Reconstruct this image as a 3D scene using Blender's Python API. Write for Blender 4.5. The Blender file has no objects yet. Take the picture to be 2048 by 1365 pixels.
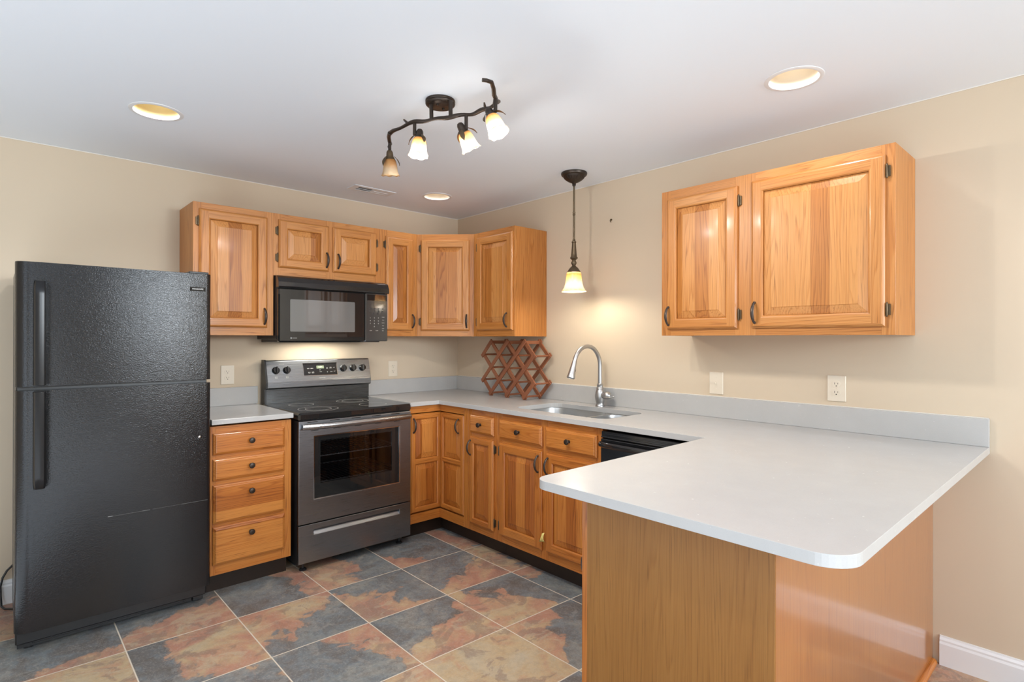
import bpy, bmesh, math, random
from mathutils import Vector, Matrix
from mathutils.geometry import tessellate_polygon
random.seed(7)
PI = math.pi
scene = bpy.context.scene
COL = scene.collection

# ------------------------------------------------------------------ camera
F, CY = 1118.35, 676.79
YAW, PITCH, ROLL = 0.7442, 0.0018, 0.0020
CAM = Vector((-2.861, -3.786, 1.3323))
fw = Vector((math.sin(YAW), math.cos(YAW), 0)); rt = Vector((math.cos(YAW), -math.sin(YAW), 0)); up = Vector((0, 0, 1))
FW0, RT0 = fw.copy(), rt.copy()
fw, up = fw*math.cos(PITCH)+up*math.sin(PITCH), up*math.cos(PITCH)-fw*math.sin(PITCH)
rt, up = rt*math.cos(ROLL)+up*math.sin(ROLL), up*math.cos(ROLL)-rt*math.sin(ROLL)
cd = bpy.data.cameras.new('camera'); cam = bpy.data.objects.new('camera', cd); COL.objects.link(cam)
cd.sensor_width = 36; cd.sensor_fit = 'HORIZONTAL'; cd.lens = 36*F/2048
cd.shift_y = -(682.5-CY)/2048
cd.clip_start = .02
m = Matrix((rt, up, -fw)).transposed().to_4x4(); m.translation = CAM
cam.matrix_world = m
scene.camera = cam

# ------------------------------------------------------------------ exposure, world, room lights
vs = scene.view_settings
vs.view_transform = 'Standard'; vs.look = 'None'; vs.gamma = 1; vs.use_curve_mapping = False
vs.exposure = 0.15
try:
    scene.cycles.use_denoising = True
    scene.cycles.max_bounces = 10; scene.cycles.diffuse_bounces = 6; scene.cycles.glossy_bounces = 5
    scene.cycles.transmission_bounces = 6; scene.cycles.sample_clamp_indirect = 6
    scene.cycles.caustics_reflective = False; scene.cycles.caustics_refractive = False
except Exception:
    pass
w = bpy.data.worlds.new('world'); scene.world = w; w.use_nodes = True
w.node_tree.nodes['Background'].inputs[0].default_value = (.62, .78, 1, 1)
w.node_tree.nodes['Background'].inputs[1].default_value = 1.0

def add_light(name, kind, loc, energy, color, size=.1, target=None, **k):
    l = bpy.data.lights.new(name, kind); o = bpy.data.objects.new(name, l); COL.objects.link(o)
    l.energy = energy; l.color = color; o.location = loc
    if kind == 'AREA':
        l.shape = 'RECTANGLE'; l.size = size; l.size_y = k.get('size_y', size)
    else:
        l.shadow_soft_size = size
    if kind == 'SPOT':
        l.spot_size = k.get('cone', 2.6); l.spot_blend = k.get('blend', .6)
    if target is not None:
        o.rotation_euler = (Vector(target)-Vector(loc)).to_track_quat('-Z', 'Y').to_euler()
    return o
WARM = (.97, .97, 1)
CEIL = 2.342
# daylight from the patio door and the window of the unseen half of the room
add_light('daylight_fill', 'AREA', (-1.9, -7.4, 1.9), 62, (.84, .93, 1), 1.6, (-2.0, -3.6, 2.0), size_y=.7)
add_light('daylight_fill', 'AREA', (-.62, -7.4, 1.85), 85, (.86, .94, 1), .8, (-1.3, 0, 1.8), size_y=.7)  # added fill to brighten the back wall; no window known here
add_light('patio_daylight', 'AREA', (-4.95, -4.6, 1.15), 28, (.82, .91, 1), 2.2, (-2.2, -3.6, 2.5), size_y=1.9)
# added upward fill at floor level, out of view, to brighten the ceiling
add_light('floor_fill', 'AREA', (-3.7, -5.0, .03), 76, (.78, .89, 1), 2.6, (-3.7, -5.0, 3), size_y=3.0)
add_light('floor_fill', 'AREA', (-4.1, -1.9, .03), 32, (.74, .87, 1), 1.8, (-4.1, -1.9, 3), size_y=3.0)
# recessed lamps of the unseen half of the room
for lx, ly, e in ((-.60, -5.3, 18), (-2.35, -3.35, 22), (-2.35, -5.4, 12), (-4.1, -3.0, 10)):
    add_light('downlight', 'SPOT', (lx, ly, 2.33), e, WARM, .06, (lx, ly, 0), cone=2.75, blend=.8)

# ------------------------------------------------------------------ node materials
def mat(name):
    m = bpy.data.materials.new(name); m.use_nodes = True
    nt = m.node_tree; b = nt.nodes['Principled BSDF']
    return m, nt, b
def N(nt, t, **k):
    n = nt.nodes.new(t)
    for a, v in k.items(): setattr(n, a, v)
    return n
def L(nt, a, b): nt.links.new(a, b)
def math_n(nt, op, a, b=None, c=None, clamp=False):
    n = N(nt, 'ShaderNodeMath', operation=op, use_clamp=clamp)
    for i, v in enumerate((a, b, c)):
        if v is None: continue
        if isinstance(v, (int, float)): n.inputs[i].default_value = v
        else: L(nt, v, n.inputs[i])
    return n.outputs[0]
def mixc(nt, f, a, b, blend='MIX'):
    n = N(nt, 'ShaderNodeMix', data_type='RGBA', blend_type=blend)
    for i, v in ((0, f), (6, a), (7, b)):
        if isinstance(v, (int, float)): n.inputs[i].default_value = v
        elif isinstance(v, tuple): n.inputs[i].default_value = (*v, 1)
        else: L(nt, v, n.inputs[i])
    return n.outputs[2]
def ramp(nt, f, stops, interp='LINEAR'):
    n = N(nt, 'ShaderNodeValToRGB'); r = n.color_ramp; r.interpolation = interp
    while len(r.elements) < len(stops): r.elements.new(.5)
    for e, (p, c) in zip(r.elements, stops):
        e.position = p; e.color = (*c, 1) if isinstance(c, tuple) else (c, c, c, 1)
    L(nt, f, n.inputs[0]); return n.outputs[0]
def noise(nt, v, scale, detail=2, rough=.5, dist=0):
    n = N(nt, 'ShaderNodeTexNoise')
    n.inputs['Scale'].default_value = scale; n.inputs['Detail'].default_value = detail
    n.inputs['Roughness'].default_value = rough; n.inputs['Distortion'].default_value = dist
    if v is not None: L(nt, v, n.inputs['Vector'])
    return n.outputs['Fac']
def vmul(nt, v, s):
    n = N(nt, 'ShaderNodeVectorMath', operation='MULTIPLY'); L(nt, v, n.inputs[0]); n.inputs[1].default_value = s
    return n.outputs[0]
def bump(nt, b, h, strength, dist):
    n = N(nt, 'ShaderNodeBump'); n.inputs['Strength'].default_value = strength; n.inputs['Distance'].default_value = dist
    L(nt, h, n.inputs['Height']); L(nt, n.outputs[0], b.inputs['Normal'])
def objco(nt): return N(nt, 'ShaderNodeTexCoord').outputs['Object']
def plain(name, color, rough=.5, metal=0, coat=0, spec=None, emit=None, estr=0):
    m, nt, b = mat(name)
    b.inputs['Base Color'].default_value = (*color, 1); b.inputs['Roughness'].default_value = rough
    b.inputs['Metallic'].default_value = metal; b.inputs['Coat Weight'].default_value = coat; b.inputs['Coat Roughness'].default_value = .08
    if spec is not None: b.inputs['Specular IOR Level'].default_value = spec
    if emit: b.inputs['Emission Color'].default_value = (*emit, 1); b.inputs['Emission Strength'].default_value = estr
    return m

def oak(name, light, mid, dark, coat=.25, rough=.36, line=1.0):
    """oak: 'gc' holds each board's own coordinates with z along the grain, 'tone' the board's tone, 'strip' the width of glued-up staves (0: one board)"""
    m, nt, b = mat(name)
    gc = N(nt, 'ShaderNodeAttribute', attribute_name='gc').outputs['Vector']
    tone = N(nt, 'ShaderNodeAttribute', attribute_name='tone').outputs['Fac']
    strip = N(nt, 'ShaderNodeAttribute', attribute_name='strip').outputs['Fac']
    sp = N(nt, 'ShaderNodeSeparateXYZ'); L(nt, gc, sp.inputs[0])
    sw = math_n(nt, 'MAXIMUM', strip, .001)
    sid = math_n(nt, 'FLOOR', math_n(nt, 'DIVIDE', sp.outputs[0], sw))
    has = math_n(nt, 'GREATER_THAN', strip, .002)
    sid = math_n(nt, 'MULTIPLY', sid, has)
    wn = N(nt, 'ShaderNodeTexWhiteNoise', noise_dimensions='1D'); L(nt, sid, wn.inputs['W'])
    srand = math_n(nt, 'MULTIPLY', math_n(nt, 'SUBTRACT', wn.outputs['Value'], .5), has)
    # shift the grain of each stave
    cx = N(nt, 'ShaderNodeCombineXYZ')
    L(nt, math_n(nt, 'MULTIPLY', sid, 3.17), cx.inputs[1]); L(nt, math_n(nt, 'MULTIPLY', sid, 5.31), cx.inputs[2])
    av = N(nt, 'ShaderNodeVectorMath', operation='ADD'); L(nt, gc, av.inputs[0]); L(nt, cx.outputs[0], av.inputs[1]); g = av.outputs[0]
    n1 = noise(nt, vmul(nt, g, (1, 1, .055)), 7, 3, .5)
    g2 = N(nt, 'ShaderNodeSeparateXYZ'); L(nt, g, g2.inputs[0])
    # growth rings: distance bent by slow noise gives cathedral figure
    ph = math_n(nt, 'ADD', math_n(nt, 'MULTIPLY', math_n(nt, 'ADD', g2.outputs[0], g2.outputs[1]), 70), math_n(nt, 'MULTIPLY', n1, 24))
    ring = math_n(nt, 'FRACT', ph)
    ring = ramp(nt, ring, [(0, 0.0), (.55, .22), (.86, 1.0), (1, 0.0)])
    st = noise(nt, vmul(nt, g, (1, 1, .018)), 130, 3, .6)
    pore = noise(nt, vmul(nt, g, (1, 1, .016)), 420, 2, .6)
    pore = ramp(nt, pore, [(.52, 0.0), (.66, 1.0)])
    pore = math_n(nt, 'MULTIPLY', pore, math_n(nt, 'ADD', math_n(nt, 'MULTIPLY', ring, .75), .25))
    k = math_n(nt, 'ADD', math_n(nt, 'MULTIPLY', ring, .28*line), math_n(nt, 'MULTIPLY', math_n(nt, 'SUBTRACT', st, .5), .55))
    k = math_n(nt, 'ADD', k, math_n(nt, 'MULTIPLY', math_n(nt, 'SUBTRACT', n1, .5), .5))
    k = math_n(nt, 'ADD', k, math_n(nt, 'MULTIPLY', srand, .85))
    k = math_n(nt, 'ADD', math_n(nt, 'ADD', k, tone), .25, clamp=True)
    c = ramp(nt, k, [(0, light), (.5, mid), (1, dark)])
    c = mixc(nt, math_n(nt, 'MULTIPLY', pore, .55*line), c, tuple(x*.42 for x in dark))
    L(nt, c, b.inputs['Base Color'])
    b.inputs['Roughness'].default_value = rough; b.inputs['Coat Weight'].default_value = coat; b.inputs['Coat Roughness'].default_value = .12
    bump(nt, b, pore, .12, -.0006)
    return m
M = {}
M['oak'] = oak('honey_oak', (.585, .262, .075), (.475, .178, .036), (.28, .085, .013), line=1.25, coat=.12, rough=.42)
M['oak_base'] = oak('honey_oak_base', (.55, .215, .045), (.43, .135, .021), (.24, .060, .008), line=1.25)
M['veneer'] = oak('oak_veneer', (.325, .148, .034), (.265, .110, .021), (.17, .062, .010), coat=.04, rough=.42, line=.85)
M['veneer_gloss'] = oak('oak_veneer_glossy', (.39, .145, .028), (.33, .108, .018), (.23, .068, .010), coat=1.0, rough=.3, line=.8)
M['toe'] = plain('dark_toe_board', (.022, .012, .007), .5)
M['rackwood'] = oak('red_brown_wood', (.30, .105, .045), (.23, .075, .032), (.14, .042, .018), coat=.1, rough=.45, line=.5)

def wallpaint(name, color, rough=.75):
    m, nt, b = mat(name)
    b.inputs['Base Color'].default_value = (*color, 1); b.inputs['Roughness'].default_value = rough
    b.inputs['Specular IOR Level'].default_value = .3
    bump(nt, b, noise(nt, objco(nt), 260, 2), .05, .0008)
    return m
M['wall'] = wallpaint('beige_wall_paint', (.615, .51, .382))
M['ceil'] = wallpaint('white_ceiling_paint', (.82, .875, .94), .85)
M['trim'] = plain('white_trim_paint', (.78, .79, .80), .4)
M['plate'] = plain('almond_plastic', (.72, .64, .52), .35)
M['slot'] = plain('dark_slot', (.02, .018, .015), .6, spec=.15)

def quartz():
    m, nt, b = mat('grey_quartz'); co = objco(nt)
    n1 = noise(nt, co, 9, 4, .6); n2 = noise(nt, co, 420, 2, .6); n3 = noise(nt, co, 60, 3, .7)
    c = ramp(nt, n1, [(.3, (.455, .45, .44)), (.7, (.475, .47, .46))])
    c = mixc(nt, ramp(nt, n2, [(.56, 0.0), (.7, .35)]), c, (.40, .395, .385))
    c = mixc(nt, ramp(nt, n3, [(.70, 0.0), (.76, .7)]), c, (.74, .735, .72))
    L(nt, c, b.inputs['Base Color']); b.inputs['Roughness'].default_value = .24
    return m
M['quartz'] = quartz()

def fridge_mat():
    m, nt, b = mat('textured_black_enamel'); co = objco(nt)
    b.inputs['Base Color'].default_value = (.010, .010, .011, 1); b.inputs['Roughness'].default_value = .17; b.inputs['Specular IOR Level'].default_value = .45
    h = noise(nt, co, 210, 2, .5, .6)
    bump(nt, b, h, .42, .0018)
    return m
M['fridge'] = fridge_mat()
M['black'] = plain('black_plastic', (.018, .018, .019), .32)
M['handleblack'] = plain('black_handle', (.012, .012, .013), .22, spec=.3)
M['blackgloss'] = plain('black_gloss', (.010, .010, .011), .10, coat=.6)
M['blackglass'] = plain('black_glass', (.014, .014, .014), .03, spec=.6)
M['screen'] = plain('microwave_window_screen', (.15, .15, .145), .05, spec=.7)
M['panelgrey'] = plain('keypad_charcoal', (.05, .049, .048), .10, spec=.6)
M['print'] = plain('light_print', (.55, .55, .53), .5)
M['printgrey'] = plain('grey_print', (.30, .30, .29), .5)
M['lcd'] = plain('lcd_green', (.15, .18, .12), .2, emit=(.35, .45, .28), estr=.12)
def brushed(name, color, rough, axis=0, str_=.10):
    m, nt, b = mat(name); co = objco(nt)
    b.inputs['Base Color'].default_value = (*color, 1); b.inputs['Metallic'].default_value = 1; 
    s = [900, 900, 900]; s[axis] = 6
    n = noise(nt, vmul(nt, co, tuple(s)), 1, 2)
    L(nt, ramp(nt, n, [(.3, rough*.85), (.7, rough*1.2)]), b.inputs['Roughness'])
    bump(nt, b, n, str_, .0004)
    return m
M['steel_dark'] = brushed('dark_stainless', (.265, .28, .30), .30)
M['riser'] = brushed('black_stainless_riser', (.10, .105, .11), .26)
M['steel_mid'] = brushed('stainless_handle', (.38, .385, .395), .28, 0, .05)
M['sink'] = brushed('sink_steel', (.48, .48, .475), .36, 1, .05)
M['nickel'] = plain('brushed_nickel', (.47, .47, .47), .38, 1)
M['chrome'] = plain('chrome_trim', (.75, .75, .76), .12, 1)
def bronze(name, c, rough, bumped=False):
    m, nt, b = mat(name)
    b.inputs['Base Color'].default_value = (*c, 1); b.inputs['Metallic'].default_value = .75; b.inputs['Roughness'].default_value = rough
    if bumped:
        wv = N(nt, 'ShaderNodeTexChecker'); wv.inputs['Scale'].default_value = 330
        L(nt, objco(nt), wv.inputs['Vector']); bump(nt, b, wv.outputs['Fac'], .6, .0012)
    return m
M['bronze'] = bronze('dark_bronze', (.055, .042, .034), .38)
M['pull'] = bronze('dark_bronze_basket', (.085, .066, .055), .42, True)
M['hinge'] = bronze('aged_bronze_hinge', (.12, .085, .05), .4)
M['pend'] = bronze('antique_bronze', (.12, .085, .05), .45)
M['caulk'] = plain('white_caulk', (.75, .72, .66), .5)
M['yellow'] = plain('yellow_paper', (.75, .62, .20), .7)

def shade_mat(name, c, estr, zneck=.026, zmouth=.101):
    m, nt, b = mat(name)
    tr = N(nt, 'ShaderNodeBsdfTranslucent'); tr.inputs[0].default_value = (*c, 1)
    mx = N(nt, 'ShaderNodeMixShader'); mx.inputs[0].default_value = .55
    b.inputs['Base Color'].default_value = (*c, 1); b.inputs['Roughness'].default_value = .25
    gc = N(nt, 'ShaderNodeAttribute', attribute_name='gc').outputs['Vector']
    sz = N(nt, 'ShaderNodeSeparateXYZ'); L(nt, gc, sz.inputs[0])
    t = math_n(nt, 'DIVIDE', math_n(nt, 'SUBTRACT', sz.outputs[2], zneck), zmouth-zneck, clamp=True)
    t = math_n(nt, 'ADD', t, math_n(nt, 'MULTIPLY', math_n(nt, 'SUBTRACT', noise(nt, gc, 45, 3), .5), .35))
    cg = ramp(nt, t, [(0, tuple(x*y for x, y in zip(c, (.85, .52, .22)))), (.35, tuple(x*y for x, y in zip(c, (1, .82, .58)))), (.6, c), (.9, c), (1, tuple(x*y for x, y in zip(c, (1, .86, .66))))])
    L(nt, cg, b.inputs['Base Color']); L(nt, cg, tr.inputs[0])
    if estr:
        L(nt, ramp(nt, t, [(0, (1, .52, .15)), (.4, (1, .72, .40)), (.7, (1, .88, .68))]), b.inputs['Emission Color'])
        L(nt, ramp(nt, t, [(0, estr*.07), (.5, estr*.30), (.8, estr*.36), (1, estr*.18)]), b.inputs['Emission Strength'])
    out = nt.nodes['Material Output']
    L(nt, b.outputs[0], mx.inputs[1]); L(nt, tr.outputs[0], mx.inputs[2]); L(nt, mx.outputs[0], out.inputs[0])
    return m
M['shade_off'] = shade_mat('amber_scavo_glass', (.80, .66, .46), 0)
M['shade_on'] = shade_mat('amber_scavo_glass_lit', (.46, .41, .34), 5.0)
M['bulb_on'] = plain('lit_bulb', (1, .95, .85), .3, emit=(1, .90, .70), estr=14)
M['bulb_off'] = plain('frosted_bulb', (.85, .82, .75), .3)
M['bulb_can'] = plain('lit_flood_bulb', (1, .95, .85), .3, emit=(1, .86, .62), estr=1.2)
M['can_white'] = plain('cream_reflector', (.74, .66, .54), .4)
M['can_gold'] = plain('gold_reflector', (.66, .54, .28), .35)
M['vent'] = plain('white_metal_register', (.74, .74, .75), .4)
M['ventdark'] = plain('duct_dark', (.03, .03, .03), .8)

def tile_mat():
    m, nt, b = mat('slate_look_tile')
    uv = N(nt, 'ShaderNodeUVMap', uv_map='UVMap').outputs[0]
    at = N(nt, 'ShaderNodeAttribute', attribute_name='tp')
    sep = N(nt, 'ShaderNodeSeparateXYZ'); L(nt, at.outputs['Vector'], sep.inputs[0])   # dirx, diry, threshold
    seed = N(nt, 'ShaderNodeAttribute', attribute_name='seed').outputs['Fac']
    tan_ = N(nt, 'ShaderNodeAttribute', attribute_name='tan').outputs['Fac']
    su = N(nt, 'ShaderNodeSeparateXYZ'); L(nt, uv, su.inputs[0])
    cu = math_n(nt, 'SUBTRACT', su.outputs[0], .5); cv = math_n(nt, 'SUBTRACT', su.outputs[1], .5)
    cb = N(nt, 'ShaderNodeCombineXYZ'); L(nt, su.outputs[0], cb.inputs[0]); L(nt, su.outputs[1], cb.inputs[1]); L(nt, seed, cb.inputs[2])
    p = cb.outputs[0]
    d = math_n(nt, 'ADD', math_n(nt, 'MULTIPLY', cu, sep.outputs[0]), math_n(nt, 'MULTIPLY', cv, sep.outputs[1]))
    n1 = noise(nt, p, 2.6, 7, .58, .5)
    fld = math_n(nt, 'SUBTRACT', math_n(nt, 'ADD', d, math_n(nt, 'MULTIPLY', math_n(nt, 'SUBTRACT', n1, .5), 1.5)), sep.outputs[2])
    rust = ramp(nt, math_n(nt, 'ADD', fld, .5), [(.485, 0.0), (.515, 1.0)])
    edge = ramp(nt, math_n(nt, 'ADD', fld, .5), [(.44, 0.0), (.50, 1.0), (.58, 0.0)])
    n2 = noise(nt, p, 2.4, 5, .55, .8); n3 = noise(nt, p, 14, 6, .7); n4 = noise(nt, p, 60, 4, .7)
    slate = ramp(nt, n2, [(.32, (.12, .105, .095)), (.44, (.15, .15, .15)), (.52, (.165, .19, .205)), (.60, (.215, .23, .225)), (.72, (.30, .28, .245))])
    rusty = ramp(nt, math_n(nt, 'ADD', n2, tan_), [(.30, (.33, .165, .12)), (.44, (.44, .23, .158)), (.56, (.46, .29, .18)), (.66, (.48, .36, .215)), (.85, (.47, .40, .285))])
    pa = noise(nt, p, 2.9, 6, .6, 1.1); pb = noise(nt, vmul(nt, p, (1.7, 3.1, 1)), 1.6, 6, .6, .9)
    slate = mixc(nt, math_n(nt, 'MULTIPLY', ramp(nt, pa, [(.57, 0.0), (.595, 1.0)]), .65), slate, (.255, .25, .235))
    slate = mixc(nt, math_n(nt, 'MULTIPLY', ramp(nt, pb, [(.40, 1.0), (.42, 0.0)]), .6), slate, (.15, .178, .195))
    rusty = mixc(nt, math_n(nt, 'MULTIPLY', ramp(nt, pa, [(.42, 1.0), (.445, 0.0)]), .55), rusty, (.24, .17, .135))
    rusty = mixc(nt, math_n(nt, 'MULTIPLY', ramp(nt, pb, [(.58, 0.0), (.61, 1.0)]), .45), rusty, (.50, .42, .29))
    c = mixc(nt, rust, slate, rusty)
    c = mixc(nt, math_n(nt, 'MULTIPLY', edge, .5), c, (.36, .22, .15))
    c = mixc(nt, math_n(nt, 'MULTIPLY', ramp(nt, n3, [(.36, .6), (.58, 0.0)]), math_n(nt, 'SUBTRACT', 1.0, math_n(nt, 'MULTIPLY', rust, .65))), c, (.12, .105, .095))
    c = mixc(nt, ramp(nt, n4, [(.52, 0.0), (.72, .40)]), c, (.50, .47, .42))
    vein = noise(nt, p, 3.1, 6, .6, 1.6)
    vein = ramp(nt, math_n(nt, 'ABSOLUTE', math_n(nt, 'SUBTRACT', vein, .5)), [(0, .5), (.012, 0.0)])
    c = mixc(nt, math_n(nt, 'MULTIPLY', vein, .6), c, (.40, .37, .32))
    # grout
    eu = math_n(nt, 'SUBTRACT', .5, math_n(nt, 'ABSOLUTE', cu)); ev = math_n(nt, 'SUBTRACT', .5, math_n(nt, 'ABSOLUTE', cv))
    gd = math_n(nt, 'MINIMUM', eu, ev)
    gr = ramp(nt, gd, [(.0055, 1.0), (.0075, 0.0)])
    c = mixc(nt, gr, c, (.62, .55, .45))
    L(nt, c, b.inputs['Base Color'])
    L(nt, ramp(nt, gr, [(0, .42), (1, .8)]), b.inputs['Roughness'])
    h = math_n(nt, 'ADD', math_n(nt, 'MULTIPLY', gr, -1.2), math_n(nt, 'ADD', n3, math_n(nt, 'MULTIPLY', n4, .25)))
    bump(nt, b, h, .35, .0022)
    return m
M['tile'] = tile_mat()

# ------------------------------------------------------------------ mesh builder
class MB:
    def __init__(s): s.v = []; s.f = []; s.g = []; s.t = []; s.sm = []; s.st = []
    def face(s, pts, grain='z', tone=0, off=None, smooth=False, strip=0):
        i = len(s.v); s.v += [Vector(p) for p in pts]; s.f.append(list(range(i, i+len(pts))))
        s._attr(pts, grain, tone, off, smooth, strip)
    def _attr(s, pts, grain, tone, off, smooth, strip):
        off = off or Vector((0, 0, 0))
        for p in pts:
            q = (p[0], p[1], p[2]) if grain == 'z' else ((p[2], p[1], p[0]) if grain == 'x' else (p[0], p[2], p[1]))
            s.g.append(Vector(q)+off)
        s.t.append(tone); s.sm.append(smooth); s.st.append(strip)
    def idx(s, verts, faces, grain='z', tone=0, off=None, smooth=True, strip=0, mtx=None):
        i = len(s.v); vv = [Vector(p) for p in verts]
        wv = [mtx @ p for p in vv] if mtx is not None else vv
        s.v += wv
        for f in faces:
            s.f.append([i+a for a in f]); s._attr([vv[a] for a in f], grain, tone, off, smooth, strip)
    def box(s, x0, x1, y0, y1, z0, z1, grain='z', bev=0, tone=None, mtx=None, strip=0):
        if x1 < x0: x0, x1 = x1, x0
        if y1 < y0: y0, y1 = y1, y0
        if z1 < z0: z0, z1 = z1, z0
        if tone is None: tone = random.uniform(-.10, .10)
        off = Vector((random.uniform(-9, 9), random.uniform(-9, 9), random.uniform(-9, 9)))
        c = ((x0, x1), (y0, y1), (z0, z1))
        if bev <= 0:
            vs_ = [(c[0][a], c[1][b], c[2][d]) for d in (0, 1) for b in (0, 1) for a in (0, 1)]
            fs = [(0, 2, 3, 1), (4, 5, 7, 6), (0, 1, 5, 4), (2, 6, 7, 3), (0, 4, 6, 2), (1, 3, 7, 5)]
            s.idx(vs_, fs, grain, tone, off, False, strip, mtx); return
        bev = min(bev, .49*min(x1-x0, y1-y0, z1-z0))
        vs_ = []; ix = {}
        for cx in (0, 1):
            for cy in (0, 1):
                for cz in (0, 1):
                    for ax in range(3):
                        p = [c[0][cx]+(bev if cx == 0 else -bev), c[1][cy]+(bev if cy == 0 else -bev), c[2][cz]+(bev if cz == 0 else -bev)]
                        p[ax] = c[ax][(cx, cy, cz)[ax]]
                        ix[(cx, cy, cz, ax)] = len(vs_); vs_.append(tuple(p))
        fs = []
        for ax in range(3):
            o = [a for a in range(3) if a != ax]
            for e in (0, 1):
                q = []
                for (a, b_) in ((0, 0), (1, 0), (1, 1), (0, 1)):
                    k = [0, 0, 0]; k[ax] = e; k[o[0]] = a; k[o[1]] = b_; q.append(ix[(*k, ax)])
                fs.append(q)
        for ax in range(3):
            o = [a for a in range(3) if a != ax]
            for a in (0, 1):
                for b_ in (0, 1):
                    k0 = [0, 0, 0]; k0[o[0]] = a; k0[o[1]] = b_; k1 = list(k0); k1[ax] = 1
                    fs.append([ix[(*k0, o[0])], ix[(*k1, o[0])], ix[(*k1, o[1])], ix[(*k0, o[1])]])
        for cx in (0, 1):
            for cy in (0, 1):
                for cz in (0, 1): fs.append([ix[(cx, cy, cz, a)] for a in range(3)])
        s.idx(vs_, fs, grain, tone, off, False, strip, mtx)
    def lathe(s, prof, n=24, mtx=None, cap=True, arc=None):
        """prof: [(r, z)] turned about local z"""
        vs_ = []; fs = []
        for r, z in prof:
            for k in range(n): a = 2*PI*k/n; vs_.append((r*math.cos(a), r*math.sin(a), z))
        for i in range(len(prof)-1):
            for k in range(n): k2 = (k+1) % n; fs.append((i*n+k, i*n+k2, (i+1)*n+k2, (i+1)*n+k))
        if cap:
            if prof[0][0] > 1e-5: fs.append(tuple(range(n))[::-1])
            if prof[-1][0] > 1e-5: fs.append(tuple((len(prof)-1)*n+k for k in range(n)))
        s.idx(vs_, fs, smooth=True, mtx=mtx)
    def tube(s, pts, rad, n=12, cap=True, flat=None):
        """round (or flat=(a, b) scaled) tube through pts"""
        P = [Vector(p) for p in pts]; m_ = len(P)
        R = rad if isinstance(rad, (list, tuple)) else [rad]*m_
        T = [(P[min(i+1, m_-1)]-P[max(i-1, 0)]).normalized() for i in range(m_)]
        u = T[0].orthogonal().normalized() if flat is None or len(flat) < 3 else (Vector(flat[2])-Vector(flat[2]).dot(T[0])*T[0]).normalized()
        vs_ = []; fs = []
        for i in range(m_):
            u = (u-u.dot(T[i])*T[i]).normalized(); w_ = T[i].cross(u)
            fa, fb = (flat[0], flat[1]) if flat else (1, 1)
            for k in range(n):
                a = 2*PI*k/n; vs_.append(P[i]+(u*math.cos(a)*fa+w_*math.sin(a)*fb)*R[i])
        for i in range(m_-1):
            for k in range(n): k2 = (k+1) % n; fs.append((i*n+k, i*n+k2, (i+1)*n+k2, (i+1)*n+k))
        if cap: fs.append(tuple(range(n))[::-1]); fs.append(tuple((m_-1)*n+k for k in range(n)))
        s.idx(vs_, fs, smooth=True)
    def prism(s, outline, lo, hi, axis='z', holes=(), grain='z', tone=0, side_smooth=False):
        """outline (and holes) extruded along axis from lo to hi; 2D points are the two other axes in order"""
        def P3(p, h): return (p[0], p[1], h) if axis == 'z' else ((p[0], h, p[1]) if axis == 'y' else (h, p[0], p[1]))
        loops = [list(outline)]+[list(h) for h in holes]
        flat_ = [p for l in loops for p in l]
        tris = tessellate_polygon([[Vector((p[0], p[1], 0)) for p in l] for l in loops]) if (holes or len(outline) > 4) else [(0, 1, 2), (0, 2, 3)][:len(outline)-2]
        off = Vector((random.uniform(-9, 9), random.uniform(-9, 9), random.uniform(-9, 9)))
        n = len(flat_)
        vs_ = [P3(p, lo) for p in flat_]+[P3(p, hi) for p in flat_]
        fs = [tuple(t) for t in tris]+[tuple(n+a for a in t[::-1]) for t in tris]
        s.idx(vs_, fs, grain, tone, off, False)
        i0 = len(s.v)-2*n; k = 0
        for l in loops:
            m_ = len(l)
            for a in range(m_):
                b_ = (a+1) % m_
                f = [i0+k+a, i0+k+b_, i0+n+k+b_, i0+n+k+a]
                s.f.append(f); s._attr([s.v[q] for q in f], grain, tone, off, side_smooth, 0)
            k += m_
    def build(s, name, m_, parent=None, world=False, recalc=True, weld=True):
        me = bpy.data.meshes.new(name)
        V = s.v
        if world and parent is not None:
            inv = ROOTM[root_of(parent)].inverted(); V = [inv @ p for p in V]
        me.from_pydata([tuple(p) for p in V], [], s.f)
        a = me.attributes.new('gc', 'FLOAT_VECTOR', 'CORNER'); a.data.foreach_set('vector', [c for q in s.g for c in q])
        a = me.attributes.new('tone', 'FLOAT', 'FACE'); a.data.foreach_set('value', s.t)
        a = me.attributes.new('strip', 'FLOAT', 'FACE'); a.data.foreach_set('value', s.st)
        me.polygons.foreach_set('use_smooth', s.sm)
        me.materials.append(m_)
        if recalc or weld:
            bm = bmesh.new(); bm.from_mesh(me)
            if weld: bmesh.ops.remove_doubles(bm, verts=bm.verts, dist=1e-6)
            if recalc: bmesh.ops.recalc_face_normals(bm, faces=bm.faces)
            bm.to_mesh(me); bm.free()
        o = bpy.data.objects.new(name, me); COL.objects.link(o)
        if parent is not None: o.parent = parent
        else: ROOTM[o.name] = Matrix.Identity(4)
        if any(s.sm):
            try: me.set_sharp_from_angle(angle=math.radians(40))
            except Exception: pass
        return o
ROOTM = {}
def root_of(o):
    while o.parent is not None: o = o.parent
    return o.name
def tag(o, label, cat, group=None):
    o['label'] = label; o['category'] = cat
    if group: o['group'] = group
    return o
def thing(name, label, cat, loc=(0, 0, 0), rz=0, group=None):
    o = bpy.data.objects.new(name, None); COL.objects.link(o); o.empty_display_size = .1
    o.location = loc; o.rotation_euler = (0, 0, rz)
    ROOTM[o.name] = Matrix.Translation(loc) @ Matrix.Rotation(rz, 4, 'Z')
    return tag(o, label, cat, group)
def structure(o): o['kind'] = 'structure'; return o
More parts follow.
